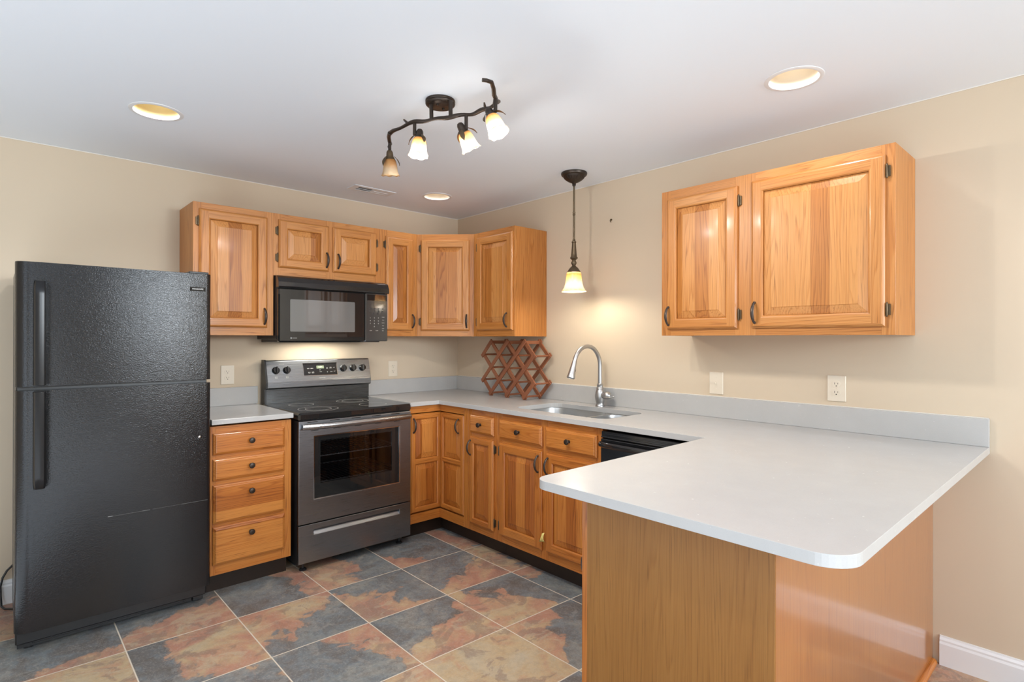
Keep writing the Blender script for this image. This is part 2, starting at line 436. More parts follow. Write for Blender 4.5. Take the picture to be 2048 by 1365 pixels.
def smooth_mod(o, w_=.003, seg=2, ang=40):
    b = o.modifiers.new('edge', 'BEVEL'); b.width = w_; b.segments = seg; b.limit_method = 'ANGLE'; b.angle_limit = math.radians(ang); b.harden_normals = False
    return o
def text(name, s, size, mtx, m_, parent, depth=.0004, world=True, align='CENTER', bold=0):
    cu = bpy.data.curves.new(name, 'FONT'); cu.body = s; cu.size = size; cu.extrude = depth; cu.align_x = align; cu.align_y = 'CENTER'; cu.offset = bold
    t = bpy.data.objects.new(name, cu); COL.objects.link(t)
    bpy.context.view_layer.update()
    me = bpy.data.meshes.new_from_object(t.evaluated_get(bpy.context.evaluated_depsgraph_get()))
    bpy.data.objects.remove(t); bpy.data.curves.remove(cu)
    me.name = name
    if world: mtx = ROOTM[root_of(parent)].inverted() @ mtx
    me.transform(mtx); me.materials.clear(); me.materials.append(m_)
    o = bpy.data.objects.new(name, me); COL.objects.link(o); o.parent = parent
    return o
def T(x, y, z): return Matrix.Translation((x, y, z))
def face_front(x, y, z): return T(x, y, z) @ Matrix.Rotation(PI/2, 4, 'X')      # text plane facing -y
def to_axis(loc, d):                                                            # local z along d
    q = Vector((0, 0, 1)).rotation_difference(Vector(d).normalized())
    return Matrix.Translation(loc) @ q.to_matrix().to_4x4()
def arc_pts(cx, cy, r, a0, a1, n=8): return [(cx+r*math.cos(a0+(a1-a0)*k/n), cy+r*math.sin(a0+(a1-a0)*k/n)) for k in range(n+1)]

# ------------------------------------------------------------------ the room
XL, YF = -5.2, -7.5
def build_floor():
    PX, PY, SK = .4395, .448, .0345
    table = {(-2, 0): (1, .3, .28, -.05), (-1, 0): (-1, .1, 0, .0), (0, 0): (-1, -.5, .33, -.1), (1, 0): (-1, 0, .25, -.12),
             (-2, -1): (-.5, 1, .0, .0), (-1, -1): (-1, -.7, .12, .0), (0, -1): (.35, -1, .08, -.02), (1, -1): (-1, .2, .15, .1),
             (-2, -2): (1, .35, .26, -.06), (-1, -2): (.55, -1, .05, .02), (0, -2): (-1, -.4, .0, .1), (1, -2): (-.3, 1, .4, -.1),
             (-1, -3): (.5, .6, -.4, .2), (0, -3): (-.8, .6, .18, .0), (-2, -3): (1, 0, .08, .12), (-3, -1): (1, .2, -.12, .02),
             (-3, 0): (.5, -1, .0, .02), (-4, 0): (0, -1, .42, 0), (-4, -1): (.3, .2, -.4, .18), (-3, -2): (1, 0, .45, 0),
             (2, -5): (-1, .3, .05, .0), (2, -4): (-1, 0, .1, 0), (1, -5): (1, -.3, .0, .05), (-5, 0): (0, -1, .2, 0)}
    vs_, fs, tp, sd, tn, uvs = [], [], [], [], [], []
    for i in range(-10, 4):
        for j in range(-16, 4):
            x0 = -1.1355+PX*i; v0 = -1.009+PY*j
            q = [(x, v-SK*x) for x, v in ((x0, v0), (x0+PX, v0), (x0+PX, v0+PY), (x0, v0+PY))]
            if max(p[0] for p in q) < XL-.05 or min(p[0] for p in q) > .05 or min(p[1] for p in q) > .05 or max(p[1] for p in q) < YF-.05: continue
            k = len(vs_); vs_ += [(*p, 0) for p in q]; fs.append((k, k+1, k+2, k+3)); uvs += [(0, 0), (1, 0), (1, 1), (0, 1)]
            a = random.uniform(0, 2*PI)
            r = table.get((i, j), (math.cos(a), math.sin(a), random.uniform(-.2, .35), random.uniform(-.1, .15)))
            n = math.hypot(r[0], r[1]); tp += [r[0]/n*1.3, r[1]/n*1.3, r[2]*1.15]; tn.append(r[3]); sd.append(random.uniform(0, 90))
    me = bpy.data.meshes.new('floor'); me.from_pydata(vs_, [], fs)
    uvl = me.uv_layers.new(name='UVMap'); uvl.data.foreach_set('uv', [c for q in uvs for c in q])
    a = me.attributes.new('tp', 'FLOAT_VECTOR', 'FACE'); a.data.foreach_set('vector', tp)
    a = me.attributes.new('seed', 'FLOAT', 'FACE'); a.data.foreach_set('value', sd)
    a = me.attributes.new('tan', 'FLOAT', 'FACE'); a.data.foreach_set('value', tn)
    me.materials.append(M['tile'])
    o = bpy.data.objects.new('floor', me); COL.objects.link(o); structure(o)
build_floor()
def struct_box(name, m_, *boxes):
    b = MB()
    for q in boxes: b.box(*q, tone=0)
    return structure(b.build(name, m_))
struct_box('wall_back', M['wall'], (XL-.1, .1, 0, .1, -.05, CEIL+.3))
struct_box('wall_right', M['wall'], (0, .1, YF-.1, 0, -.05, CEIL+.3))
struct_box('wall_left', M['wall'], (XL-.1, XL, YF-.1, -5.8, -.05, CEIL+.3), (XL-.1, XL, -3.4, 0, -.05, CEIL+.3), (XL-.1, XL, -5.8, -3.4, 2.15, CEIL+.3))
struct_box('wall_front', M['wall'], (XL, -2.75, YF-.1, YF, -.05, CEIL+.3), (-1.05, -1.02, YF-.1, YF, -.05, CEIL+.3), (-.22, 0, YF-.1, YF, -.05, CEIL+.3), (-1.02, -.22, YF-.1, YF, 2.22, CEIL+.3), (-1.02, -.22, YF-.1, YF, -.05, 1.48), (-2.75, -1.05, YF-.1, YF, 2.22, CEIL+.3), (-2.75, -1.05, YF-.1, YF, -.05, 1.48))
CANS = [((-2.342, -.885), 'gold'), ((-.572, -.513), 'cream'), ((-.597, -2.933), 'cream')]
def circ(cx, cy, r, n=40): return [(cx+r*math.cos(2*PI*k/n), cy+r*math.sin(2*PI*k/n)) for k in range(n)]
b = MB(); b.prism([(XL, YF), (0, YF), (0, 0), (XL, 0)], CEIL, CEIL+.012, holes=[circ(*c, .088) for c, _ in CANS])
structure(b.build('ceiling', M['ceil']))
b = MB(); b.box(XL, 0, YF, 0, CEIL+.24, CEIL+.30, tone=0); structure(b.build('trim_1', M['ceil']))     # the floor above
def baseboard(name, *runs):
    b = MB()
    for (x0, y0, x1, y1, nx, ny) in runs:
        prof = [(0, 0), (.014, 0), (.014, .088), (.011, .097), (.011, .104), (.006, .113), (.005, .119), (0, .119)]
        A, B = Vector((x0, y0, 0)), Vector((x1, y1, 0)); n = Vector((nx, ny, 0))
        P = [[p+n*d+Vector((0, 0, h)) for d, h in prof] for p in (A, B)]
        for k in range(len(prof)-1): b.face([P[0][k], P[1][k], P[1][k+1], P[0][k+1]])
        b.face(P[0]); b.face(P[1])
    return structure(b.build(name, M['trim']))
baseboard('baseboard_right', (-.0005, YF, -.0005, -3.286, -1, 0))
baseboard('baseboard_back', (XL, -.0005, -2.08, -.0005, 0, -1))
# thin paint line where wall meets ceiling
b = MB(); b.box(XL, -.0005, -.004, -.0005, CEIL-.004, CEIL-.0003, tone=0); b.box(-.004, -.0005, YF, -.004, CEIL-.004, CEIL-.0003, tone=0)
structure(b.build('trim_2', M['caulk']))

# ------------------------------------------------------------------ cabinet parts (local: x along the front, -y towards the room, z up)
def R0(): return Vector((random.uniform(-9, 9), random.uniform(-9, 9), random.uniform(-9, 9)))
def ring4(b, r0, d0, r1, d1, tones=None, offs=None, smooth=False, grains='xzxz'):
    """four mitred quads between two rectangles (x0,x1,z0,z1) at y d0 / d1"""
    def c(r, d): return [(r[0], d, r[2]), (r[1], d, r[2]), (r[1], d, r[3]), (r[0], d, r[3])]
    A, B = c(r0, d0), c(r1, d1)
    for k in range(4):
        k2 = (k+1) % 4
        b.face([A[k], A[k2], B[k2], B[k]], grains[k], tones[k] if tones else 0, offs[k] if offs else None, smooth)
def ins(r, d): return (r[0]+d, r[1]-d, r[2]+d, r[3]-d)
def make_pull(parent, x, zc, yf, h=.096, m_=None):
    b = MB(); n = 13; pts = []; rad = []
    for k in range(n):
        t = -1+2*k/(n-1); pts.append((x, yf-.005-.023*(1-abs(t)**2.2), zc+t*h/2)); rad.append(.0036+.0022*(1-t*t))
    b.tube(pts, rad, 10, flat=(1.35, .85, (1, 0, 0)))
    for s_ in (-1, 1): b.lathe([(.0062, 0), (.0062, .003), (.0042, .006)], 12, to_axis((x, yf, zc+s_*h*.47), (0, -1, 0)))
    return b.build('handle', m_ or M['pull'], parent)
def make_knob(parent, x, z, yf):
    b = MB(); b.lathe([(.009, 0), (.009, .002), (.005, .004), (.0045, .012), (.009, .015), (.0145, .019), (.0155, .023), (.0135, .027), (.007, .029), (.001, .0295)], 20, to_axis((x, yf, z), (0, -1, 0)))
    return b.build('knob', M['bronze'], parent)
def make_hinge(parent, x, zc, yface, side):
    """side: +1 plate lies towards +x of the barrel, -1 towards -x"""
    b = MB(); h = .046
    b.lathe([(.0012, -h/2-.006), (.0036, -h/2-.003), (.0045, -h/2), (.0045, h/2), (.0036, h/2+.003), (.0012, h/2+.006)], 10, T(x, yface-.009, zc))
    b.box(x, x+side*.011, yface-.006, yface-.0002, zc-h/2+.002, zc+h/2-.002, tone=0)
    return b.build('hinge', M['hinge'], parent)
def make_door(root, x0, x1, z0, z1, yface, wood, t=.02, fwid=.056, splits=(), strip=.075, knot=False):
    yb, yf = yface-.0006, yface-t
    b = MB(); R = (x0, x1, z0, z1)
    to = [random.uniform(-.12, .12) for _ in range(4)]; of = [R0() for _ in range(4)]
    ring4(b, R, yb, R, yf+.010, to, of); ring4(b, R, yf+.010, ins(R, .004), yf+.006, to, of); ring4(b, ins(R, .004), yf+.006, ins(R, .007), yf+.0015, to, of); ring4(b, ins(R, .007), yf+.0015, ins(R, .012), yf, to, of)
    # openings from bottom to top
    zs = [z0]+[s for s in splits]+[z1]; ops = []
    for k in range(len(zs)-1):
        a = zs[k]+(fwid if k == 0 else fwid*.5); c = zs[k+1]-(fwid if k == len(zs)-2 else fwid*.5)
        ops.append((x0+fwid, x1-fwid, a, c))
    e, q = .012, .010
    def rect(xa, xb, za, zb, g, to_, of_): b.face([(xa, yf, za), (xb, yf, za), (xb, yf, zb), (xa, yf, zb)], g, to_, of_)
    rect(x0+e, x0+fwid-q, z0+e, z1-e, 'z', to[3], of[3]); rect(x1-fwid+q, x1-e, z0+e, z1-e, 'z', to[1], of[1])
    xa, xb = x0+fwid-q, x1-fwid+q
    rect(xa, xb, z0+e, ops[0][2]-q, 'x', to[0], of[0]); rect(xa, xb, ops[-1][3]+q, z1-e, 'x', to[2], of[2])
    for k in range(len(ops)-1): rect(xa, xb, ops[k][3]+q, ops[k+1][2]-q, 'x', random.uniform(-.1, .1), R0())
    for o_ in ops:
        ring4(b, ins(o_, -q), yf, ins(o_, -.006), yf+.0008, to, of); ring4(b, ins(o_, -.006), yf+.0008, ins(o_, -.001), yf+.005, to, of); ring4(b, ins(o_, -.001), yf+.005, ins(o_, -.001), yf+.0125, to, of)
    b.face([(x0, yb, z0), (x1, yb, z0), (x1, yb, z1), (x0, yb, z1)], 'z')
    d = b.build('door', wood, root)
    for o_ in ops:
        p = MB(); of_ = R0(); tn = random.uniform(-.08, .08)
        wdt = min(.034, (o_[1]-o_[0])*.28)
        st_ = [(0.0002, yf+.0125), (.004, yf+.0115), (wdt, yf+.0045), (wdt+.0015, yf+.0022)]
        for (i0, d0), (i1, d1) in zip(st_, st_[1:]):
            A, B = ins(o_, i0), ins(o_, i1)
            def c_(r, dd): return [(r[0], dd, r[2]), (r[1], dd, r[2]), (r[1], dd, r[3]), (r[0], dd, r[3])]
            cA, cB = c_(A, d0), c_(B, d1)
            for k in range(4): p.face([cA[k], cA[(k+1) % 4], cB[(k+1) % 4], cB[k]], 'z', tn, of_, False, strip)
        I = ins(o_, wdt+.0015); y_ = yf+.0022
        p.face([(I[0], y_, I[2]), (I[1], y_, I[2]), (I[1], y_, I[3]), (I[0], y_, I[3])], 'z', tn, of_, False, strip)
        p.build('raised_panel', wood, d)
    return d
def make_drawer(root, x0, x1, z0, z1, yface, wood, t=.02, knob=True, kz=None):
    b = MB(); R = (x0, x1, z0, z1); yb, yf = yface-.0006, yface-t
    of = R0(); tn = random.uniform(-.08, .08); strip = (z1-z0)/random.choice((1.6, 2.3)) if z1-z0 > .12 else 0
    for (i0, d0), (i1, d1) in zip([(0, yb), (0, yf+.011), (.003, yf+.008), (.007, yf+.006), (.011, yf+.0015)], [(0, yf+.011), (.003, yf+.008), (.007, yf+.006), (.011, yf+.0015), (.015, yf)]):
        A, B = ins(R, i0), ins(R, i1)
        cA = [(A[0], d0, A[2]), (A[1], d0, A[2]), (A[1], d0, A[3]), (A[0], d0, A[3])]; cB = [(B[0], d1, B[2]), (B[1], d1, B[2]), (B[1], d1, B[3]), (B[0], d1, B[3])]
        for k in range(4): b.face([cA[k], cA[(k+1) % 4], cB[(k+1) % 4], cB[k]], 'x', tn, of, False, strip)
    I = ins(R, .015); b.face([(I[0], yf, I[2]), (I[1], yf, I[2]), (I[1], yf, I[3]), (I[0], yf, I[3])], 'x', tn, of, False, strip)
    b.face([(x0, yb, z0), (x1, yb, z0), (x1, yb, z1), (x0, yb, z1)], 'x', tn, of)
    d = b.build('drawer', wood, root)
    if knob: make_knob(d, (x0+x1)/2, kz if kz is not None else (z0+z1)/2, yf)
    return d
def face_frame(root, x0, x1, z0, z1, d, wood, stiles, rails, t=.019):
    """stiles: [(xa, xb)], rails: [(za, zb, xa, xb)]; front at y=-d"""
    b = MB()
    for xa, xb in stiles: b.box(xa, xb, -d, -d+t, z0, z1, 'z', .0006)
    for za, zb, xa, xb in rails: b.box(xa, xb, -d+.0002, -d+t, za, zb, 'x', .0006)
    return b.build('face_frame', wood, root)
def carcass(root, x0, x1, z0, z1, d, wood, t=.019):
    b = MB(); yb = -d+t+.0002
    b.box(x0, x0+.013, yb, -.001, z0, z1, 'z'); b.box(x1-.013, x1, yb, -.001, z0, z1, 'z')
    b.box(x0+.013, x1-.013, yb, -.001, z0+.006, z0+.018, 'x'); b.box(x0+.013, x1-.013, yb, -.001, z1-.018, z1-.006, 'x')
    b.box(x0+.013, x1-.013, -.012, -.001, z0+.018, z1-.018, 'z')
    return b.build('body', wood, root)
UB, UT, UD = 1.352, 2.096, .3095
UW = 'oak'
def wall_cab(label, loc, rz, w_, doors, z0=UB, z1=UT, d=UD, mids=()):
    """doors: [(x0, x1, z0, z1, handle_x, handle_z, hinge side -1/+1, hinge zs)]"""
    r = thing('wall_cabinet', label, 'cabinet', loc, rz)
    carcass(r, 0, w_, 0, z1-z0, d, M[UW])
    lo = min(q[2] for q in doors)-z0+.018; hi = max(q[3] for q in doors)-z0-.014
    xs = [(0, doors[0][0]+.014)]
    for a, c in zip(doors, doors[1:]): xs.append((a[1]-.014, c[0]+.014))
    xs.append((doors[-1][1]-.014, w_))
    rails = []
    for a, c in zip(xs, xs[1:]): rails += [(0, lo, a[1], c[0]), (hi, z1-z0, a[1], c[0])]
    face_frame(r, 0, w_, 0, z1-z0, d, M[UW], xs, rails)
    for (xa, xb, za, zb, hx, hz, sd, hzs) in doors:
        dr = make_door(r, xa, xb, za-z0, zb-z0, -d, M[UW])
        make_pull(dr, hx, hz-z0, -d-.02)
        for q in hzs: make_hinge(r, (xa-.006) if sd < 0 else (xb+.006), q-z0, -d, sd)
    return r
# upper run along the back wall
wall_cab('honey oak wall cabinet with one tall door, partly behind the refrigerator top', (-2.064, 0, UB), 0, .4355, [(.029, .396, 1.398, 2.060, .377, 1.465, -1, (1.989, 1.47))])
wall_cab('short honey oak wall cabinet with two small doors directly above the microwave', (-1.628, 0, 1.718), 0, .735,
         [(.027, .345, 1.767, 2.060, .327, 1.838, -1, (1.991, 1.828)), (.374, .687, 1.766, 2.060, .405, 1.838, 1, (1.991, 1.826))], z0=1.718)
wall_cab('narrow honey oak wall cabinet between the microwave and the angled corner cabinet', (-.8925, 0, UB), 0, .287, [(.027, .248, 1.393, 2.052, .237, 1.461, -1, (1.992, 1.455))])
# angled corner wall cabinet
def corner_wall():
    S = .605; r = thing('wall_cabinet', 'angled honey oak corner wall cabinet with one door facing out diagonally', 'cabinet', (0, 0, UB))
    H = UT-UB; b = MB()
    i = .014
    out = [(-S+.001, -.001), (-.001, -.001), (-.001, -S+.001), (-UD+i, -S+.001), (-S+.001, -UD+i)]
    b.prism(out, .006, .018); b.prism(out, H-.018, H-.006)
    b.box(-S+.001, -S+.013, -UD+.012, -.001, 0, H); b.box(-UD+.012, -.001, -S+.001, -S+.013, 0, H)
    b.build('body', M[UW], r)
    rot = Matrix.Translation((-S, -UD, 0)) @ Matrix.Rotation(-PI/4, 4, 'Z'); W = (S-UD)*math.sqrt(2)
    x0, x1, z0, z1 = .031, W-.031, .040, .702
    def put(o):
        o.data.transform(rot)
    b = MB()
    for a, c in ((0, .045), (W-.045, W)): b.box(a, c, 0, .019, 0, H, 'z', .0006)
    for a, c in ((0, z0+.018), (z1-.014, H)): b.box(.045, W-.045, .0002, .019, a, c, 'x', .0006)
    put(b.build('face_frame', M[UW], r))
    d = make_door(r, x0, x1, z0, z1, 0, M[UW]); put(d)
    for c in d.children: put(c)
    put(make_pull(d, x1-.02, 1.462-UB, -.02))
    for q in (1.992, 1.458): put(make_hinge(r, x0-.006, q-UB, 0, -1))
corner_wall()
wall_cab('honey oak wall cabinet above the wine rack, its bare side panel facing the sink', (0, -.606, UB), -PI/2, .434, [(.045, .424, 1.394, 2.060, .376, 1.463, -1, (1.991, 1.454))])
wall_cab('wide honey oak wall cabinet with two unequal doors hung alone on the side wall', (0, -2.165, UB), -PI/2, 1.035,
         [(.039, .410, 1.384, 2.053, .052, 1.452, 1, (1.983, 1.450)), (.477, 1.002, 1.386, 2.058, .496, 1.455, 1, (1.992, 1.451))], z1=2.099, d=.304)

# ------------------------------------------------------------------ base cabinets
BD = .615
BW = 'oak_base'
def base_cab(name, label, loc, rz, w_, top=.882):
    r = thing(name, label, 'cabinet', loc, rz)
    b = MB(); yb = -BD+.0195
    b.box(0, .016, yb, -.001, .105, top, 'z'); b.box(w_-.016, w_, yb, -.001, .105, top, 'z')
    b.box(.016, w_-.016, yb, -.001, .105, .120, 'x'); b.box(.016, w_-.016, -.012, -.001, .120, top, 'z')
    b.build('body', M[BW], r)
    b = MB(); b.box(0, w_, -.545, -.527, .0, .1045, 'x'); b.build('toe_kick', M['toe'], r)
    return r
# four drawers
r = base_cab('base_cabinet', 'honey oak base cabinet of four drawers between the refrigerator and the range', (-2.052, 0, 0), 0, .415, .876)
face_frame(r, 0, .415, .105, .876, BD, M[BW], [(0, .025), (.362, .415)], [(za, zb, .025, .362) for za, zb in ((.105, .172), (.345, .385), (.565, .602), (.695, .735), (.830, .876))])
for (za, zb, kz) in ((.729, .840, .790), (.594, .706, .656), (.373, .573, .522), (.159, .356, .302)): make_drawer(r, .011, .376, za, zb, -BD, M[BW], kz=kz)
# corner unit
def corner_base():
    r = thing('corner_base_cabinet', 'honey oak corner base cabinet with a folded two-leaf door of four panels', 'cabinet')
    b = MB()
    b.box(-.862, -.001, -.597, -.001, .105, .120, 'x'); b.box(-.597, -.001, -.931, -.597, .105, .120, 'x')
    b.box(-.862, -.848, -.597, -.001, .120, .882, 'z'); b.box(-.597, -.001, -.931, -.917, .120, .882, 'z')
    b.box(-.848, -.001, -.013, -.001, .120, .882, 'z'); b.box(-.013, -.001, -.917, -.013, .120, .882, 'z')
    b.build('body', M[BW], r)
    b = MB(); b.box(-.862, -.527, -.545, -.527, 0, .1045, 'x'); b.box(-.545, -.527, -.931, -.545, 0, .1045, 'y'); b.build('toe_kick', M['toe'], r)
    b = MB()
    b.box(-.862, -.615, -.615, -.597, .838, .882, 'x', .0006); b.box(-.862, -.615, -.615, -.597, .105, .166, 'x', .0006)
    b.box(-.615, -.597, -.886, -.597, .838, .882, 'y', .0006); b.box(-.615, -.597, -.886, -.597, .105, .166, 'y', .0006)
    b.box(-.615, -.597, -.931, -.886, .105, .882, 'z', .0006)
    b.build('face_frame', M[BW], r)
    za, zb = .172, .831
    d1 = make_door(r, -.845, -.600, za, zb, -.597, M[BW], fwid=.038, splits=((za+zb)/2+.01,))
    make_pull(d1, -.828, .755, -.617)
    R_ = Matrix.Rotation(-PI/2, 4, 'Z')
    d2 = make_door(r, .617, .880, za, zb, -.597, M[BW], fwid=.038, splits=((za+zb)/2+.01,))
    h = make_pull(d2, .828, .755, -.617)
    for o in [d2]+list(d2.children): o.data.transform(R_)
corner_base()
# narrow unit
r = base_cab('base_cabinet', 'narrow honey oak base cabinet with one drawer over one slim door', (0, -.932, 0), -PI/2, .2895)
face_frame(r, 0, .2895, .105, .882, BD, M[BW], [(0, .044), (.245, .2895)], [(za, zb, .044, .245) for za, zb in ((.105, .170), (.695, .748), (.838, .882))])
make_drawer(r, .031, .260, .736, .849, -BD, M[BW], kz=.795)
d = make_door(r, .031, .260, .155, .710, -BD, M[BW], fwid=.044); make_pull(d, .046, .640, -BD-.02)
for q in (.655, .205): make_hinge(r, .266, q, -BD, 1)
# sink unit
r = base_cab('sink_base_cabinet', 'wide honey oak sink cabinet with two drawer fronts over two doors', (0, -1.2225, 0), -PI/2, .8015)
face_frame(r, 0, .8015, .105, .882, BD, M[BW], [(0, .040), (.370, .424), (.757, .8015)], [(za, zb, xa, xb) for xa, xb in ((.040, .370), (.424, .757)) for za, zb in ((.105, .170), (.692, .748), (.835, .882))])
make_drawer(r, .025, .384, .733, .845, -BD, M[BW], kz=.792); make_drawer(r, .412, .772, .729, .845, -BD, M[BW], kz=.790)
d = make_door(r, .025, .384, .154, .706, -BD, M[BW]); make_pull(d, .362, .634, -BD-.02)
d = make_door(r, .418, .772, .157, .702, -BD, M[BW]); make_pull(d, .437, .632, -BD-.02)
for q in (.655, .205): make_hinge(r, .019, q, -BD, -1)
# peninsula
PX_, PYB, PYF = -1.575, -3.262, -2.700
def peninsula():
    r = thing('peninsula_cabinet', 'oak peninsula cabinet with plain veneer end and glossy back under the wide counter', 'cabinet', (0, PYB, 0), PI)
    W, D = -PX_, PYF-PYB
    b = MB(); b.box(.001, W-.0065, -D+.0195, -.0062, .105, .882, 'z'); b.box(.001, W-.0065, -D+.08, -.0062, 0, .105, 'x'); b.build('body', M[BW], r)
    b = MB(); b.box(W-.006, W, -D+.0195, -.0004, .0, .884, 'z', tone=0); o = b.build('end_panel', M['veneer'], r); o['label'] = 'light brown veneer end panel'
    b = MB(); b.box(.001, W-.0062, -.006, 0, .0, .884, 'z', tone=0); o = b.build('back_panel', M['veneer_gloss'], r); o['label'] = 'glossy orange-brown veneer back panel'
    b = MB()
    for xa, xb in ((.66, .71), (1.105, 1.155), (W-.045, W)): b.box(xa, xb, -D, -D+.019, 0 if xb == W else .105, .882, 'z', .0006, tone=.12)
    for xa, xb in ((.71, 1.105), (1.155, W-.045)):
        for za, zb in ((.105, .170), (.692, .748), (.835, .882)): b.box(xa, xb, -D, -D+.019, za, zb, 'x', .0006)
    b.build('face_frame', M[BW], r)
    for xa, xb in ((.695, 1.12), (1.14, W-.03)):
        make_drawer(r, xa, xb, .733, .845, -D, M[BW]); d_ = make_door(r, xa, xb, .155, .705, -D, M[BW]); make_pull(d_, xb-.03, .634, -D-.02)
    b = MB()
    P0 = [(.0145, 0), (.018, .001), (.018, .004), (.0165, .010), (.012, .0165), (.006, .019), (0, .019), (0, 0)]
    n = len(P0); vs_ = [(x, y_+.0002, z_) for x in (.0155, W) for y_, z_ in P0]
    b.idx(vs_, [(k, (k+1) % n, n+(k+1) % n, n+k) for k in range(n)]+[tuple(range(n)), tuple(range(n, 2*n))], 'x', .1, smooth=False)
    b.build('shoe_moulding', M[BW], r)
peninsula()

# ------------------------------------------------------------------ countertops
CT, CB = .914, .887
def counter_small():
    r = thing('countertop', 'short grey quartz countertop between the refrigerator and the range', 'countertop', (-1.85, -.32, CB))
    b = MB(); b.prism([(-2.052, -.001), (-2.052, -.641), (-1.633, -.641), (-1.633, -.001)], CB, CT); smooth_mod(b.build('slab', M['quartz'], r, True), .0025)
    b = MB(); b.box(-2.052, -1.622, -.021, -.001, CT+.0002, 1.026, tone=0, bev=.0012); b.build('backsplash', M['quartz'], r, True)
counter_small()
SX0, SX1, SY0, SY1 = -.532, -.150, -1.268, -1.968
def rrect(x0, x1, y0, y1, r, n=8):
    if y1 < y0: y0, y1 = y1, y0
    return (arc_pts(x1-r, y1-r, r, 0, PI/2, n)+arc_pts(x0+r, y1-r, r, PI/2, PI, n)+arc_pts(x0+r, y0+r, r, PI, 1.5*PI, n)+arc_pts(x1-r, y0+r, r, 1.5*PI, 2*PI, n))
def counter_main():
    r = thing('countertop', 'long L-shaped grey quartz countertop with sink cutout and rounded peninsula', 'countertop', (-.6, -2, CB))
    ex, ey, iy = -1.676, -3.443, -2.592
    out = [(-.869, -.001), (-.869, -.641), (-.641, -.641), (-.641, iy)]
    out += arc_pts(ex+.05, iy-.05, .05, PI/2, PI, 8)+arc_pts(ex+.075, ey+.075, .075, PI, 1.5*PI, 10)+[(-.001, ey), (-.001, -.001)]
    b = MB(); b.prism(out, CB, CT, holes=[rrect(SX0, SX1, SY0, SY1, .07)]); smooth_mod(b.build('slab', M['quartz'], r, True), .003)
    b = MB(); b.box(-.852, -.0215, -.021, -.001, CT+.0002, 1.024, tone=0, bev=.0012); b.build('backsplash', M['quartz'], r, True)
    b = MB(); b.box(-.021, -.001, -3.443, -.001, CT+.0002, 1.024, tone=0, bev=.0012); b.build('backsplash', M['quartz'], r, True)
    b = MB(); b.box(-.006, -.001, -3.44, -.022, 1.0242, 1.0275, tone=0); b.build('caulk_line', M['caulk'], r, True)
counter_main()

# ------------------------------------------------------------------ sink and faucet
def sink():
    r = thing('sink', 'stainless undermount double-bowl sink set into the quartz countertop', 'sink', ((SX0+SX1)/2, (SY0+SY1)/2, CB-.2))
    div = -1.735
    bowls = [(SX0-.004, SX1+.004, div+.012, SY0+.004, .19), (SX0+.01, SX1+.002, SY1-.004, div-.012, .16)]
    n = 8
    holes = []
    for k, (x0, x1, y0, y1, dp) in enumerate(bowls):
        b = MB(); L_ = []
        zt = CB-.0025
        for (i_, z_, rr) in ((0, zt, .085), (0.003, zt-.02, .085), (.010, zt-dp+.04, .085), (.022, zt-dp+.012, .075), (.045, zt-dp, .06)):
            L_.append([(px, py, z_) for px, py in rrect(x0+i_, x1-i_, y0+i_, y1-i_, rr, n)])
        m_ = len(L_[0]); vs_ = [p for l in L_ for p in l]
        fs = [(i*m_+a, i*m_+(a+1) % m_, (i+1)*m_+(a+1) % m_, (i+1)*m_+a) for i in range(len(L_)-1) for a in range(m_)]
        b.idx(vs_, fs, smooth=True)
        b.face([(p[0], p[1], p[2]) for p in L_[-1]], smooth=True)
        o = b.build('bowl', M['sink'], r, True)
        holes.append([(p[0], p[1]) for p in L_[0]])
        b = MB(); b.lathe([(.001, .0012), (.022, .0012), (.04, .003), (.046, .001)], 24, T((x0+x1)/2, (y0+y1)/2, zt-dp)); b.build('drain', M['chrome'], r, True)
    b = MB(); b.prism(rrect(SX0-.03, SX1+.03, SY0+.03, SY1-.03, .08), CB-.003, CB-.0004, holes=holes); b.build('flange', M['sink'], r, True)
sink()
